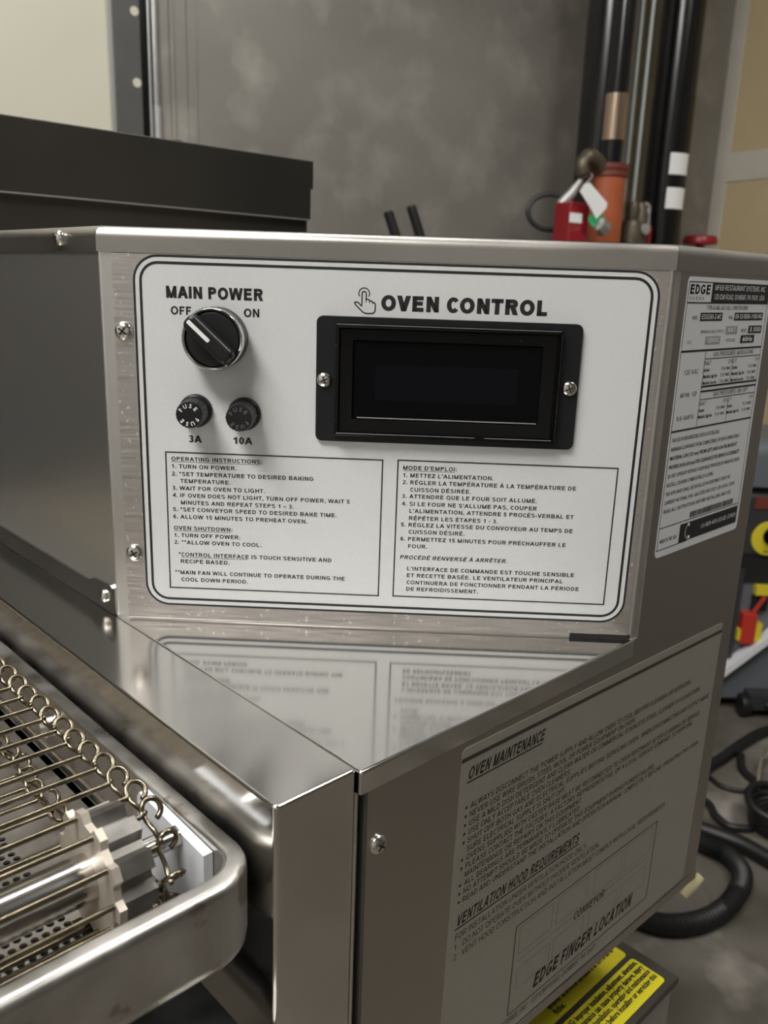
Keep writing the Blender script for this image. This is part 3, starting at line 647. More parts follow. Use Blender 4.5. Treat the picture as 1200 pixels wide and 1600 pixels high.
# --- control overlay with its print
OD = 0.0010
o0 = (0.0163, 0.2698, 0.0090, 0.1886)
def inr(d): return rrect(o0[0] + d, o0[1] - d, o0[2] + d, o0[3] - d, max(0.0125 - d, 0.002), 8)
over = MB().prism(inr(0), 0.0007, OD).build('control_overlay', 'overlay', ov, 40, M_PANEL)
over['label'] = 'silver white printed control overlay'
b = MB(); zt = OD + 0.00008
b.ring(inr(0.0001), inr(0.0012), zt); b.ring(inr(0.0032), inr(0.0045), zt)
b.build('border_line', 'ink', over, 0, M_PANEL)
b = MB()
b.rect_line(0.0291, 0.1403, 0.0188, 0.0926, 0.0007, zt); b.rect_line(0.1474, 0.2589, 0.0190, 0.0929, 0.0007, zt)
b.build('text_frame', 'ink', over, 0, M_PANEL)
t = MB()
for tx, s, z, cap, wd, wt in (('MAIN POWER', 0.0324, 0.1684, 0.0057, 0.0472, 0.30), ('OFF', 0.0344, 0.1606, 0.0040, 0.0100, 0.26), ('ON', 0.0701, 0.1606, 0.0040, 0.0076, 0.26), ('OVEN CONTROL', 0.1367, 0.1659, 0.0073, 0.0799, 0.33), ('3A', 0.0415, 0.0977, 0.0036, 0.0066, 0.27), ('10A', 0.0641, 0.0977, 0.0036, 0.0098, 0.27)):
    block(MB(), tx, s, z, cap, zt, wd, wt).build('heading_lettering', 'ink', over, 0, M_PANEL)
# hand with a pointing finger
h = MB(); hx, hz = 0.1289, 0.1643
def hp_(l): return [(hx + x * 1e-3, hz + y * 1e-3) for x, y in l]
h.stroke(hp_([(-1.5, 4.0), (-1.5, 9.4), (-1.2, 10.0), (-0.5, 10.25), (0.2, 10.0), (0.5, 9.4), (0.5, 6.4), (1.2, 6.7), (1.9, 6.4), (2.2, 5.8), (2.9, 6.0), (3.5, 5.7), (3.8, 5.1), (4.4, 5.2), (4.9, 4.7), (5.0, 4.0), (5.0, 1.6), (4.4, 0.4), (3.4, 0.0), (0.4, 0.0), (-1.0, 0.6), (-4.6, 4.0), (-5.0, 5.0), (-4.2, 5.3), (-3.2, 4.9), (-1.5, 3.3)]), 0.0006, zt)
h.stroke(hp_([(0.5, 7.0), (0.5, 5.2)]), 0.0004, zt); h.stroke(hp_([(2.2, 6.0), (2.2, 5.0)]), 0.0004, zt); h.stroke(hp_([(3.8, 5.3), (3.8, 4.6)]), 0.0004, zt)
for i in range(14):
    a0, a1 = math.radians(-30 + 240 * i / 14), math.radians(-30 + 240 * (i + 1) / 14)
    h.stroke(hp_([(-0.5 + 2.6 * math.cos(a0), 9.3 + 2.6 * math.sin(a0)), (-0.5 + 2.6 * math.cos(a1), 9.3 + 2.6 * math.sin(a1))]), 0.0005, zt)
h.build('hand_symbol', 'ink', over, 0, M_PANEL)
T1 = [('OPERATING INSTRUCTIONS:', 32.25, 88.91, 46.51), ('1. TURN ON POWER.', 32.3, 85.02, 33.26), ('2. *SET TEMPERATURE TO DESIRED BAKING', 32.3, 81.09, 72.6),
 ('TEMPERATURE.', 36.5, 77.44, 25.8), ('3. WAIT FOR OVEN TO LIGHT.', 32.3, 73.65, 47.71), ('4. IF OVEN DOES NOT LIGHT, TURN OFF POWER, WAIT 5', 32.3, 69.8, 91.37),
 ('MINUTES AND REPEAT STEPS 1 – 3.', 36.5, 65.98, 58.31), ('5. *SET CONVEYOR SPEED TO DESIRED BAKE TIME.', 32.3, 62.26, 84.82), ('6. ALLOW 15 MINUTES TO PREHEAT OVEN.', 32.3, 58.35, 69.59),
 ('OVEN SHUTDOWN:', 32.4, 52.22, 30.56), ('1. TURN OFF POWER.', 32.4, 48.27, 34.67), ('2. **ALLOW OVEN TO COOL.', 32.4, 44.52, 45.63),
 ('*CONTROL INTERFACE IS TOUCH SENSITIVE AND', 34.53, 37.78, 80.31), ('RECIPE BASED.', 35.4, 34.03, 25.8),
 ('**MAIN FAN WILL CONTINUE TO OPERATE DURING THE', 32.3, 27.83, 89.71), ('COOL DOWN PERIOD.', 35.5, 23.89, 35.27)]
T2 = [("MODE D'EMPLOI:", 150.5, 88.84, 27.21), ("1. METTEZ L'ALIMENTATION.", 150.5, 84.95, 45.93), ('2. RÉGLER LA TEMPÉRATURE À LA TEMPÉRATURE DE', 150.5, 81.26, 87.99),
 ('CUISSON DÉSIRÉE.', 154.5, 77.49, 30.99), ('3. ATTENDRE QUE LE FOUR SOIT ALLUMÉ.', 150.5, 73.95, 68.79), ("4. SI LE FOUR NE S'ALLUME PAS, COUPER", 150.5, 69.99, 69.07),
 ("L'ALIMENTATION, ATTENDRE 5 PROCÈS-VERBAL ET", 154.5, 66.28, 84.17), ('RÉPÉTER LES ÉTAPES 1 - 3.', 154.5, 62.4, 45.55), ('5. RÉGLEZ LA VITESSE DU CONVOYEUR AU TEMPS DE', 150.5, 58.8, 88.3),
 ('CUISSON DÉSIRÉ.', 154.6, 55.05, 28.87), ('6. PERMETTEZ 15 MINUTES POUR PRÉCHAUFFER LE', 150.5, 51.17, 85.4), ('FOUR.', 154.6, 47.27, 9.9), ('PROCÉDÉ RENVERSÉ À ARRÊTER.', 150.6, 41.14, 55.71),
 ("L'INTERFACE DE COMMANDE EST TOUCHE SENSIBLE", 154.6, 34.94, 87.08), ('ET RECETTE BASÉE. LE VENTILATEUR PRINCIPAL', 154.6, 31.26, 81.47),
 ('CONTINUERA DE FONCTIONNER PENDANT LA PÉRIODE', 154.6, 27.34, 90.26), ('DE REFROIDISSEMENT.', 154.6, 23.63, 37.62)]
for T in (T1, T2):
    t = MB()
    for tx, s, z, wd in T:
        y = z * 1e-3 - 0.00105
        text(t, tx, s * 1e-3, y, 0.0021, zt, wd * 1e-3, 0.040, 2, 0.22 if 'RENVERS' in tx else 0.0)
        if tx.endswith(':'): t.rect(s * 1e-3, (s + wd - 1) * 1e-3, y - 0.00062, y - 0.00040, zt)
        if tx.startswith('*CONTROL'): t.rect((s + 1.2) * 1e-3, (s + 1.2 + wd * 0.435) * 1e-3, y - 0.00062, y - 0.00040, zt)
    t.build('instruction_lettering', 'ink', over, 0, M_PANEL)

# --- main power selector
kc = (0.0572, 0.1502)
MK = M_PANEL @ Matrix.Translation((kc[0], kc[1], OD))
ks = MB().lathe([(0.0149, 0), (0.0150, 0.0095), (0.0146, 0.0102), (0.0120, 0.0102)], 48).build('selector_switch', 'black_plastic', ov, 40, MK)
ks['label'] = 'black rotary power switch turned to OFF'
MB().lathe([(0.0149, 0.0090), (0.0150, 0.0120), (0.0143, 0.0130), (0.0134, 0.0126), (0.0128, 0.0100), (0.0126, 0.0098)], 48).build('chrome_ring', 'chrome', ks, 40, MK)
MB().lathe([(0.0126, 0.0095), (0.0126, 0.0118), (0.0120, 0.0122), (0.0002, 0.0122)], 48).build('knob_disc', 'black_plastic', ks, 40, MK)
ga = math.radians(137)
MG = MK @ Matrix.Rotation(ga, 4, 'Z')
g = rrect(-0.0135, 0.0142, -0.0040, 0.0040, 0.0032, 6)
MB().prism(g, 0.0118, 0.0215, 0.0022, 4).build('grip', 'black_plastic', ks, 40, MG)
MB().prism(rrect(-0.0006, 0.0128, -0.00095, 0.00095, 0.0006, 3), 0.0214, 0.0217).build('pointer_mark', 'white', ks, 0, MG)
# --- two fuse holders
for fx, fz, mt, lb in ((0.0457, 0.1140, 'white', 'black fuse holder with bright white lettering'), (0.0700, 0.1133, 'ink_soft', 'black fuse holder with worn lettering')):
    MF = M_PANEL @ Matrix.Translation((fx, fz, OD))
    fo = MB().lathe([(0.0083, 0), (0.0083, 0.0018), (0.0078, 0.0026), (0.0074, 0.0028), (0.0074, 0.0034)], 32).build('fuse_holder', 'black_plastic', ov, 40, MF)
    fo['label'] = lb
    cap = MB(); seg = 48; prof = [(0.0072, 0.0030), (0.0068, 0.0140), (0.0062, 0.0152), (0.0002, 0.0152)]
    vs = []
    for q, (r, z) in enumerate(prof):
        for i in range(seg):
            rr = r * (1.0 if (i % 2 == 0 or q > 1) else 0.955); a = 2 * PI * i / seg; vs.append((rr * math.cos(a), rr * math.sin(a), z))
    cap.add(vs, [[a * seg + i, a * seg + (i + 1) % seg, (a + 1) * seg + (i + 1) % seg, (a + 1) * seg + i] for a in range(3) for i in range(seg)])
    cap.build('cap', 'black_plastic', fo, 25, MF)
    t = MB()
    for i, c in enumerate('FUSE FUSE '):
        a = math.radians(150 - 36 * i)
        if c != ' ': text(t, c, 0.0035 * math.cos(a), 0.0035 * math.sin(a), 0.0019, 0.01525, None, 0.02, 2, 0, 'c', a - PI / 2)
    t.build('lettering', 'white' if mt == 'white' else 'ink_soft', fo, 0, MF)
# --- display module
dm = MB().prism(rrect(0.1058, 0.2345, 0.1014, 0.1627, 0.0032, 5), OD - 0.0001, OD + 0.0022, 0.0005, 2).build('display_module', 'bezel', ov, 40, M_PANEL)
dm['label'] = 'black touch display module with blank screen'
def rloop(x0, x1, y0, y1, z): return [(x0, y0, z), (x1, y0, z), (x1, y1, z), (x0, y1, z)]
fr = MB(); loops = [rloop(0.1152, 0.2247, 0.1046, 0.1596, OD + 0.0020), rloop(0.1155, 0.2244, 0.1049, 0.1593, OD + 0.0058), rloop(0.1172, 0.2227, 0.1066, 0.1576, OD + 0.0064), rloop(0.1180, 0.2219, 0.1074, 0.1568, OD + 0.0050), rloop(0.1238, 0.2158, 0.1132, 0.1518, OD + 0.0040), rloop(0.1245, 0.2151, 0.1139, 0.1511, OD + 0.0026)]
fr.v = [p for l in loops for p in l]
fr.f = [[a * 4 + i, a * 4 + (i + 1) % 4, a * 4 + 4 + (i + 1) % 4, a * 4 + 4 + i] for a in range(5) for i in range(4)]
fr.build('frame', 'frame_gloss', dm, 20, M_PANEL)
MB().rect(0.1244, 0.2152, 0.1138, 0.1512, OD + 0.0027).build('window', 'black_gloss', dm, 0, M_PANEL)
MB().rect(0.1349, 0.2048, 0.1227, 0.1403, OD + 0.0028).build('screen', 'screen', dm, 0, M_PANEL)
MB().box(0.1264, 0.2150, 0.1139, 0.1142, OD + 0.0026, OD + 0.0040).build('window_lip', 'grey_print', dm, 0, M_PANEL)
for s in (0.1101, 0.2300):
    screw_full(M_PANEL, s, 0.1319, 0.0037, dm, 0.4, 0.5, OD + 0.0021)
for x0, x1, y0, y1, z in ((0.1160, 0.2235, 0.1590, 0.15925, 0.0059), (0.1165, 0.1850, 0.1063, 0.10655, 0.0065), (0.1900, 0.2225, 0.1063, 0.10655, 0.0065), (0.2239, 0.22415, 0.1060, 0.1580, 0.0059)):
    MB().box(x0, x1, y0, y1, OD + z - 0.0004, OD + z).build('worn_edge_highlight', 'grey_print', dm, 0, M_PANEL)  # pale strips paint the frame's edge highlights together with dust and wear

# --- rating label on the side
LD = 0.0010
rl = MB().prism(rrect(0.2462, 0.3425, 0.0425, 0.1868, 0.003, 4), 0.0007, LD).build('rating_label', 'paper', ov, 40, M_SIDE)
rl['label'] = 'white rating label with black header and barcode'
zt = LD + 0.0001; b = MB()
b.rect(0.2716, 0.3395, 0.1746, 0.1846, zt); b.rect(0.2472, 0.2720, 0.1842, 0.1846, zt)
for x0, x1, y0, y1 in ((0.2625, 0.2866, 0.1655, 0.1696), (0.3005, 0.3356, 0.1655, 0.1696), (0.3196, 0.3362, 0.1585, 0.1626), (0.3115, 0.3285, 0.1534, 0.1576)): b.rect(x0, x1, y0, y1, zt)
b.rect(0.2701, 0.3395, 0.0470, 0.0574, zt)
for y, x0, x1, wd in ((0.1744, 0.2472, 0.3395, 0.0006), (0.1507, 0.2472, 0.3395, 0.0010), (0.1462, 0.2735, 0.3393, 0.0004), (0.1318, 0.2735, 0.3393, 0.0010), (0.1293, 0.2735, 0.3393, 0.0010), (0.1250, 0.2735, 0.3393, 0.0004), (0.1103, 0.2472, 0.3393, 0.0009), (0.0590, 0.2472, 0.3395, 0.0004), (0.0468, 0.2462, 0.28, 0.0004)):
    b.rect(x0, x1, y - wd / 2, y + wd / 2, zt)
for x, y0, y1 in ((0.2735, 0.1103, 0.1507), (0.3060, 0.1320, 0.1462), (0.3068, 0.1103, 0.1250), (0.3395, 0.0574, 0.1846), (0.2472, 0.0470, 0.1846)): b.rect(x - 0.00018, x + 0.00018, y0, y1, zt)
x = 0.2794
while x < 0.3321:
    wd = random.choice((0.0004, 0.0006, 0.0010)); b.rect(x, x + wd, 0.0598, 0.0632, zt); x += wd + random.choice((0.0004, 0.0006))
b.build('printed_blocks', 'ink', rl, 0, M_SIDE)
b = MB(); b.rect(0.2927, 0.3062, 0.1585, 0.1626, zt); b.rect(0.2710, 0.2876, 0.1536, 0.1577, zt); b.build('printed_tints', 'grey_print', rl, 0, M_SIDE)
t = MB(); zw = zt + 0.0001
text(t, 'MF&B RESTAURANT SYSTEMS, INC.', 0.2745, 0.1808, 0.0026, zw, 0.0600, 0.0); text(t, '133 ICMI ROAD, DUNBAR, PA 15431, USA', 0.2745, 0.1762, 0.0026, zw, 0.0597, 0.0)
text(t, 'EDGE60-2-MC', 0.2638, 0.1664, 0.0024, zw, 0.0215, 0.01); text(t, '09-12-0050-1100-NG', 0.3015, 0.1664, 0.0024, zw, 0.0330, 0.01)
text(t, 'NAT', 0.2950, 0.1594, 0.0024, zw, 0.0090, 0.01); text(t, '3.500', 0.3212, 0.1594, 0.0024, zw, 0.0135, 0.01); text(t, '120VAC', 0.2725, 0.1545, 0.0024, zw, 0.0135, 0.01); text(t, '60Hz', 0.3140, 0.1543, 0.0024, zw, 0.0120, 0.01)
text(t, '(1) 800-405-EDGE (3343)', 0.2945, 0.0512, 0.0024, zw, 0.0430, 0.0, rot=0.0)
t.stroke([(0.2800 + 0.0035 * math.cos(a), 0.0522 + 0.0042 * math.sin(a)) for a in [math.radians(115 + 12 * i) for i in range(14)]], 0.0011, zw)
t.rect(0.2782, 0.2806, 0.0552, 0.0569, zw); t.rect(0.2795, 0.2822, 0.0478, 0.0494, zw)
t.build('white_lettering', 'white', rl, 0, M_SIDE)
t = MB()
text(t, 'EDGE', 0.2490, 0.1786, 0.0046, zt, 0.0205, 0.05, 3); text(t, 'O V E N S', 0.2490, 0.1758, 0.0015, zt, 0.0150, 0.0)
text(t, 'TYPE AG MBL GAS FUEL, CONVEYOR OVEN', 0.2682, 0.1711, 0.0020, zt, 0.0470, 0.01)
text(t, 'MODEL', 0.2545, 0.1664, 0.0016, zt, 0.0055); text(t, 'SERIAL', 0.2940, 0.1664, 0.0016, zt, 0.0050); text(t, 'MINIMUM GAS SUPPLY', 0.2650, 0.1594, 0.0014, zt, 0.0255, 0.0); text(t, 'INCHES', 0.3110, 0.1594, 0.0016, zt, 0.0062); text(t, 'VOLTS', 0.2520, 0.1545, 0.0014, zt, 0.0045, 0.0); text(t, 'CYCLES', 0.2945, 0.1545, 0.0016, zt, 0.0105)
text(t, 'GAS PRESSURES, MODULATING', 0.2820, 0.1473, 0.0022, zt, 0.0480, 0.01); text(t, 'GAS PRESSURES, ON / OFF', 0.2880, 0.1261, 0.0022, zt, 0.0420, 0.01)
text(t, '120 VAC', 0.2530, 0.1390, 0.0024, zt, 0.0150, 0.0); text(t, '60 Hz  1Ø', 0.2520, 0.1275, 0.0024, zt, 0.0170, 0.0); text(t, '9.6 AMPS', 0.2510, 0.1155, 0.0024, zt, 0.0180, 0.0)
for yy in (0.1430, 0.1218):
    for xx in (0.2742, 0.3068):
        text(t, 'NAT' if xx < 0.3 else 'LP', xx, yy, 0.0022, zt, 0.007 if xx < 0.3 else 0.004, 0.0); text(t, 'CFH', xx + 0.0265, yy, 0.0020, zt, 0.0050, 0.0)
        for q, rr in enumerate(('Inlet', 'Manifold, high fire', 'Manifold, low fire')):
            if yy < 0.13 and q == 2: continue
            text(t, rr, xx, yy - 0.0034 * (q + 1), 0.0017, zt, 0.006 if q == 0 else 0.0155, 0.02); text(t, '7.0 IWC', xx + 0.0190, yy - 0.0034 * (q + 1), 0.0017, zt, 0.0115, 0.02)
NL = ['FOR USE IN NONCOMBUSTIBLE AREA LOCATIONS ONLY.', 'MINIMUM CLEARANCE FROM COMBUSTIBLE OR NON COMBUSTIBLE', 'MATERIAL 6 IN (152 mm) FROM LEFT AND 6 IN FROM RIGHT', 'PROVIDE 24 IN (610 mm) FOR CLEARANCE FOR SERVICE ACCESSIBILITY', 'DO NOT OPERATE WITHOUT OVEN BASE PROVIDED BY MANUFACTURER', 'INSTALL ON NON COMBUSTIBLE FLOORS.', 'THE APPLIANCE SHALL BE INSTALLED IN CONFORMITY WITH THE', 'CURRENT NATIONAL FUEL GAS CODE ANSI Z223.1 OR LOCAL CODES', 'READ ALL INSTRUCTIONS BEFORE INSTALLING AND USE.']
for i, (tx, x1) in enumerate(zip(NL, (0.3022, 0.3278, 0.3263, 0.3307, 0.3323, 0.3015, 0.3234, 0.3308, 0.3274))):
    text(t, tx, 0.2494, 0.1048 - 0.00475 * i, 0.0020, zt, x1 - 0.2494, 0.018)
text(t, 'MADE IN THE USA', 0.2495, 0.0505, 0.0020, zt, 0.0175, 0.02)
t.build('lettering', 'ink', rl, 0, M_SIDE)

# --- maintenance label
ma = MB(); TL = -0.0215
M_LAB = M_SIDE @ Matrix.Translation((0.0985, -0.0135, 0)) @ Matrix.Rotation(TL, 4, 'Z')
ml = MB().prism(rrect(0.0, 0.2455, -0.1850, 0.0, 0.003, 4), 0.0007, LD).build('maintenance_label', 'foil', ov, 40, M_LAB)
ml['label'] = 'dull silver maintenance label with black lettering'
zt = LD + 0.0001
b = MB(); b.rect(0, 0.2455, -0.0066, -0.0046, zt); b.rect(0.0045, 0.0598, -0.0181, -0.0173, zt); b.rect(0.0045, 0.1045, -0.0945, -0.0937, zt)
b.build('rule_lines', 'foil_ink', ml, 0, M_LAB)
t = MB()
text(t, 'OVEN MAINTENANCE', 0.0050, -0.0164, 0.0060, zt, 0.0555, 0.04, 3, 0.20)
text(t, 'VENTILATION HOOD REQUIREMENTS', 0.0050, -0.0928, 0.0060, zt, 0.0985, 0.04, 3, 0.20)
BL = [('ALWAYS DISCONNECT THE POWER SUPPLY AND ALLOW OVEN TO COOL BEFORE CLEANING OR SERVICING.', 0.3114, 1), ('NEVER USE WIRE BRUSH, STEEL WOOL OR POWER EQUIPMENT ON OVEN.', 0.2477, 1), ('USE A MILD DISH DETERGENT AND CLEAN WATER OR COMMERCIAL STAINLESS STEEL CLEANER TO CLEAN OVEN.', 0.3253, 1), ('USE ONLY ACCEPTABLE OVEN CLEANERS.', 0.1867, 1),
 ('SHUT OFF BOTH GAS AND ELECTRICAL SUPPLIES BEFORE SERVICING OVEN.  WHEN DISCONNECTING GAS SUPPLY MAKE', 0.3396, 1), ('SURE ELECTRICAL SUPPLY IS SHUT OFF.', 0.1835, 0), ('OVENS SUPPLIED WITH CASTER BASE MUST BE RECONNECTED TO OVEN RESTRAINT AFTER CLEANING OR SERVICE.', 0.3303, 1), ('PLEASE CONTACT THE FACTORY, A FACTORY REPRESENTATIVE, OR A LOCAL SERVICE COMPANY TO PERFORM', 0.3206, 1),
 ('MAINTENANCE OR REPAIRS ON THIS EQUIPMENT.', 0.2009, 0), ('ALL BEARINGS ARE PERMANENTLY LUBRICATED.', 0.2003, 1), ('NO ATTEMPT SHOULD BE MADE TO OPERATE THIS EQUIPMENT DURING POWER FAILURE.', 0.2781, 1), ('READ AND UNDERSTAND THE INSTALLATION AND OPERATION MANUAL COMPLETELY BEFORE OPERATING THIS OVEN.', 0.3345, 1)]
for i, (tx, x1, bu) in enumerate(BL):
    y = -0.0318 - 0.00447 * i
    text(t, tx, 0.0084, y, 0.0030, zt, x1 - 0.1069, 0.012)
    if bu: t.plate([(0.0056 + 0.0008 * math.cos(2 * PI * j / 10), y + 0.0014 + 0.0008 * math.sin(2 * PI * j / 10)) for j in range(10)], zt)
for i, (tx, x1) in enumerate((('FOR INSTALLATION UNDER VENTILATION HOOD ONLY.', 0.2118), ('1.  DO NOT OPERATE OVEN WITHOUT PROPER VENTILATION.', 0.2255), ('2.  VENT HOOD CONSTRUCTION AND INSTALLATION MUST COMPLY WITH LOCAL REQUIREMENTS.', 0.3012))):
    text(t, tx, 0.0052, -0.1003 - 0.0056 * i, 0.0034, zt, x1 - 0.1040, 0.0)
text(t, 'CONVEYOR', 0.1085, -0.1455, 0.0052, zt, 0.0305, 0.03, 3, 0.2)
text(t, 'EDGE FINGER LOCATION', 0.0750, -0.1700, 0.0090, zt, 0.0985, 0.05, 3, 0.2)
text(t, 'MF&B RESTAURANT SYSTEMS, INC.  133 ICMI ROAD, DUNBAR, PA 15431', 0.0070, -0.1800, 0.0036, zt, 0.1300, 0.0, 2, 0.2)
t.build('lettering', 'foil_ink', ml, 0, M_LAB)
b = MB(); b.rect_line(0.0535, 0.1945, -0.1745, -0.1190, 0.0006, zt); b.build('diagram_frame', 'foil_ink', ml, 0, M_LAB)
b = MB()
for x0 in (0.0575, 0.0905, 0.1265, 0.1590): b.rect_line(x0, x0 + (0.029 if x0 < 0.15 else 0.031), -0.1385, -0.1215, 0.00035, zt)
for x0 in (0.0585, 0.0905, 0.1255, 0.1580): b.rect_line(x0, x0 + 0.029, -0.1610, -0.1475, 0.00035, zt)
b.rect(0.0575, 0.1900, -0.1425, -0.1421, zt)
b.build('diagram_cells', 'foil_line', ml, 0, M_LAB)
# cream plug on a short lead under the rear corner
pl = MB().tube(smooth_path([(0.352, 0.020, -0.200), (0.376, 0.016, -0.206), (0.3865, 0.013, -0.222), (0.3855, 0.0115, -0.236)]), 0.0018, 8).build('lead', 'galv_dull', ov, 60)
MB().tube([(0.3920, 0.008, -0.2355), (0.3845, 0.011, -0.2420), (0.3775, 0.013, -0.2480)], [0.0034, 0.0042, 0.0030], 12).build('plug', 'cream_plug', pl, 60)
# legs between the two ovens
for x, y in ((0.10, 0.12), (0.30, 0.12), (-0.60, 0.56), (-0.60, 1.24), (0.36, 1.24)):
    MB().lathe([(0.016, LZ + 0.0004), (0.018, LZ + 0.012), (0.012, LZ + 0.02), (0.014, -0.21)], 18, (x, y, 0)).build('leg', 'grey_steel', ov, 40)
# --- oven body behind, seen above the lid
MB().box(-0.66, 0.4072, YB, 1.30, -0.21, 0.2355).build('oven_body', 'dark_steel', ov, 0)
MB().prism([(-0.665, YB - 0.004), (0.4085, YB - 0.004), (0.4085, 1.30), (-0.665, 1.30)], 0.2365, 0.2917, 0.0015, 2).build('hood', 'dark_steel', ov, 40)
MB().box(0.4085, 0.4115, YB - 0.004, 1.30, 0.2655, 0.2912).build('hood_lip', 'dark_steel', ov, 0)
MB().box(-0.66, 0.4080, YB - 0.0048, YB, 0.2355, 0.2368).build('hood_seam', 'grey_steel', ov, 0)
MB().lathe([(0.004, 0), (0.0045, 0.0025), (0.002, 0.0035)], 14, (0.2695, YB + 0.012, 0.2917)).build('rivet', 'screw', ov, 40)
# mouth of the tunnel
MB().box(-0.56, -0.02, YB - 0.002, YB - 0.0002, -0.06, 0.075).build('tunnel_mouth', 'black_gap', ov, 0)

# --- conveyor tray: rolled rim swept round three sides
def sweep(path, prof, name, material, parent):
    """path: list of (x, y, inward normal); prof: list of (distance inwards, z)"""
    m = MB(); k = len(prof)
    for x, y, nx, ny in path:
        for d, z in prof: m.v.append((x + nx * d, y + ny * d, z))
    for i in range(len(path) - 1):
        for j in range(k - 1): m.f.append([i * k + j, i * k + j + 1, (i + 1) * k + j + 1, (i + 1) * k + j])
    return m.build(name, material, parent, 50)
ZR = -0.0206
path = [(-0.0022, YB, -1, 0)]
rc_ = 0.020
for i in range(11):
    t = math.radians(90 * i / 10); path.append((-0.0022 - rc_ + rc_ * math.cos(t), rc_ - rc_ * math.sin(t) + 0.0005, -math.cos(t), math.sin(t)))
for i in range(11):
    t = math.radians(90 + 90 * i / 10); path.append((-0.58 + rc_ + rc_ * math.cos(t), rc_ - rc_ * math.sin(t) + 0.0005, -math.cos(t), math.sin(t)))
path.append((-0.58, YB, 1, 0))
prof = [(0.012, -0.0560), (0.0045, -0.0560), (0.0020, -0.0548), (0.0006, -0.0525), (0.0, -0.049), (0.0, ZR - 0.0042)]
for i in range(1, 6):
    t = PI / 2 * i / 5; prof.append((0.0036 - 0.0036 * math.cos(t), ZR - 0.0036 + 0.0036 * math.sin(t)))
prof += [(0.0068, ZR), (0.0078, ZR - 0.0004), (0.0084, ZR - 0.0014), (0.0085, -0.0572), (0.012, -0.0572)]
sweep(path, prof, 'conveyor_tray', 'tray', ov)
MB().box(-0.0270, -0.0078, -0.02, YB, -0.106, -0.100).build('support_rail', 'grey_steel', ov, 0)
MB().box(-0.5650, -0.5450, -0.02, YB, -0.106, -0.100).build('support_rail', 'grey_steel', ov, 0)
# perforated crumb tray
PZ, pit = -0.0560, 0.0041
pm = MB(); nx, ny = 34, 60
x1 = -0.0500
for j in range(ny):
    for i in range(nx):
        cx = x1 - (i + 0.5) * pit; cy = 0.0125 + (j + 0.5) * pit; hv = []
        sq = [(-1, -1), (0, -1), (1, -1), (1, 0), (1, 1), (0, 1), (-1, 1), (-1, 0)]
        base = len(pm.v); ox = 0.25 * pit * (1 if j % 2 else -1)
        for a, c in sq: pm.v.append((cx + a * pit / 2, cy + c * pit / 2, PZ))
        for a, c in sq:
            l = math.hypot(a, c); pm.v.append((cx + ox * 0.36 + a / l * 0.00155, cy + c / l * 0.00155, PZ))
        for a, c in sq:
            l = math.hypot(a, c); pm.v.append((cx + ox * 0.36 + a / l * 0.00140, cy + c / l * 0.00140, PZ - 0.0009))
        for q in range(8):
            r = (q + 1) % 8
            pm.f.append([base + q, base + r, base + 8 + r, base + 8 + q]); pm.f.append([base + 8 + q, base + 8 + r, base + 16 + r, base + 16 + q])
ct = pm.build('crumb_tray', 'crumb', ov, 0); ct['kind'] = 'stuff'
MB().box(-0.565, -0.0112, 0.009, YB, -0.092, -0.090).build('drip_sheet', 'black_gap', ov, 0)
MB().box(-0.0500, -0.0110, 0.060, YB, -0.0575, -0.0560).build('tray_floor', 'crumb', ov, 0)
MB().box(-0.565, -0.1895, 0.0095, YB, -0.0575, -0.0560).build('tray_floor', 'crumb', ov, 0)
# white guide plate
gp = MB(); pr = [(0.0235, -0.0240), (0.0715, -0.0218), (0.0735, -0.0245), (0.0735, -0.0555), (0.0235, -0.0555)]
k = len(pr); gp.add([(x, y, z) for x in (-0.0148, -0.0109) for y, z in pr], [list(range(k - 1, -1, -1)), list(range(k, 2 * k))] + [[i, (i + 1) % k, k + (i + 1) % k, k + i] for i in range(k)])
gp.build('guide_plate', 'poly', ov, 0)
# drive shaft, fluted drum and toothed plate
AX, AZ = 0.0420, -0.0255
M_AX = frame((0, AX, AZ), (0, 1, 0), (0, 0, 1), (1, 0, 0))
MB().lathe([(0.0085, -0.56), (0.0085, -0.0345), (0.004, -0.0345), (0.004, -0.0150)], 32).build('drive_shaft', 'shaft', ov, 40, M_AX)
def toothed(n, ro, ri, tipw, rootw, ph=0.0):
    out = []
    for i in range(n):
        c = 2 * PI * i / n + ph; p = 2 * PI / n
        for a, r in ((-0.5 * p * rootw - 0.0, ri), (-0.5 * p * tipw, ro), (0.5 * p * tipw, ro), (0.5 * p * rootw, ri)): out.append((r * math.cos(c + a), r * math.sin(c + a)))
    return out
def gear(poly, z0, z1, name, material):
    m = MB(); k = len(poly)
    m.v = [(0, 0, z0), (0, 0, z1)] + [(x, y, z) for z in (z0, z1) for x, y in poly]
    for i in range(k):
        j = (i + 1) % k; m.f += [[0, 2 + j, 2 + i], [1, 2 + k + i, 2 + k + j], [2 + i, 2 + j, 2 + k + j, 2 + k + i]]
    return m.build(name, material, ov, 0, M_AX)
gear(toothed(10, 0.0238, 0.0205, 0.34, 0.62, 0.1), -0.0500, -0.0472, 'sprocket_plate', 'sprocket')
gear(toothed(10, 0.0218, 0.0175, 0.45, 0.75, 0.1), -0.0472, -0.0345, 'fluted_drum', 'drum')
gear(toothed(10, 0.0238, 0.0205, 0.34, 0.62, 0.1), -0.3050, -0.3022, 'sprocket_plate', 'sprocket')
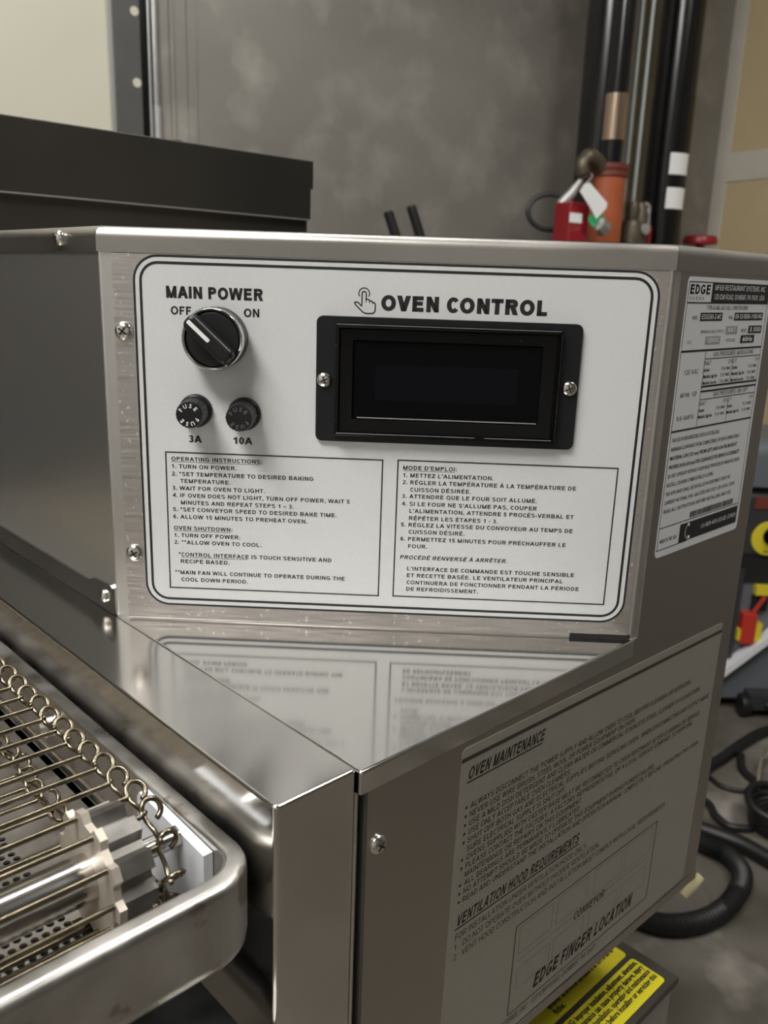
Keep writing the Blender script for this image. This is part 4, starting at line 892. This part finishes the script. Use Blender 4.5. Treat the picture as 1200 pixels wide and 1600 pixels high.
# belt wires: straight bar with a hooked end at each side
WR = 0.00105
def wire_mesh():
    pts = [(-0.545, 0, 0), (-0.0330, 0, 0), (-0.0318, 0.0, 0.0002)]
    for i in range(14):
        a = math.radians(188 - 262 * i / 13); q = 0.0036
        pts.append((-0.0276 + q * math.cos(a), (0.0012 + q * math.sin(a)) * 0.80, (0.0012 + q * math.sin(a)) * 0.70))
    m = MB().tube(pts, WR, 8)
    m.tube([(-0.0312, 0.0012, 0.0012), (-0.0306, -0.0010, -0.0012), (-0.0300, -0.0060, -0.0016), (-0.0306, -0.0112, -0.0010), (-0.0312, -0.0128, 0.0012)], WR * 0.9, 7)
    me = bpy.data.meshes.new('belt_wire'); me.from_pydata(m.v, [], m.f); me.materials.append(M['wire'])
    me.polygons.foreach_set('use_smooth', [True] * len(me.polygons)); return me
wm_ = wire_mesh()
def place_wire(y, z, tilt=0.0, dx=0.0):
    o = bpy.data.objects.new('belt_wire', wm_); COL.objects.link(o)
    o.parent = ov; o.matrix_parent_inverse = WM[ov.name].inverted()
    o.location = (dx, y, z); o.rotation_euler = (tilt, 0, 0)
RB_ = 0.0198; top = AZ + RB_
pitch = 0.0125
for i in range(36): place_wire(0.0485 + pitch * i, top, random.uniform(-0.12, 0.12), random.uniform(-0.0006, 0.0006))
st = pitch / RB_
for i in range(1, 6):
    a = PI / 2 + (pitch * i - 0.0065) / RB_
    if a < 1.5 * PI: place_wire(AX + RB_ * math.cos(a), AZ + RB_ * math.sin(a), a - PI / 2, random.uniform(-0.0006, 0.0006))
for i in range(34): place_wire(0.0460 + pitch * i, AZ - RB_ - 0.004, PI, random.uniform(-0.002, 0.002))
# return rail beside the belt, just inside the wall
MB().tube([(-0.0180, 0.085, -0.038), (-0.0180, YB, -0.038)], 0.0009, 8).build('belt_guide_rod', 'screw', ov, 40)
MB().lathe([(0.0055, 0), (0.0055, 0.004), (0.003, 0.0065)], 16).build('bolt', 'screw', ov, 40, M_INNER @ Matrix.Translation((-0.168, -0.0345, 0.0498)))
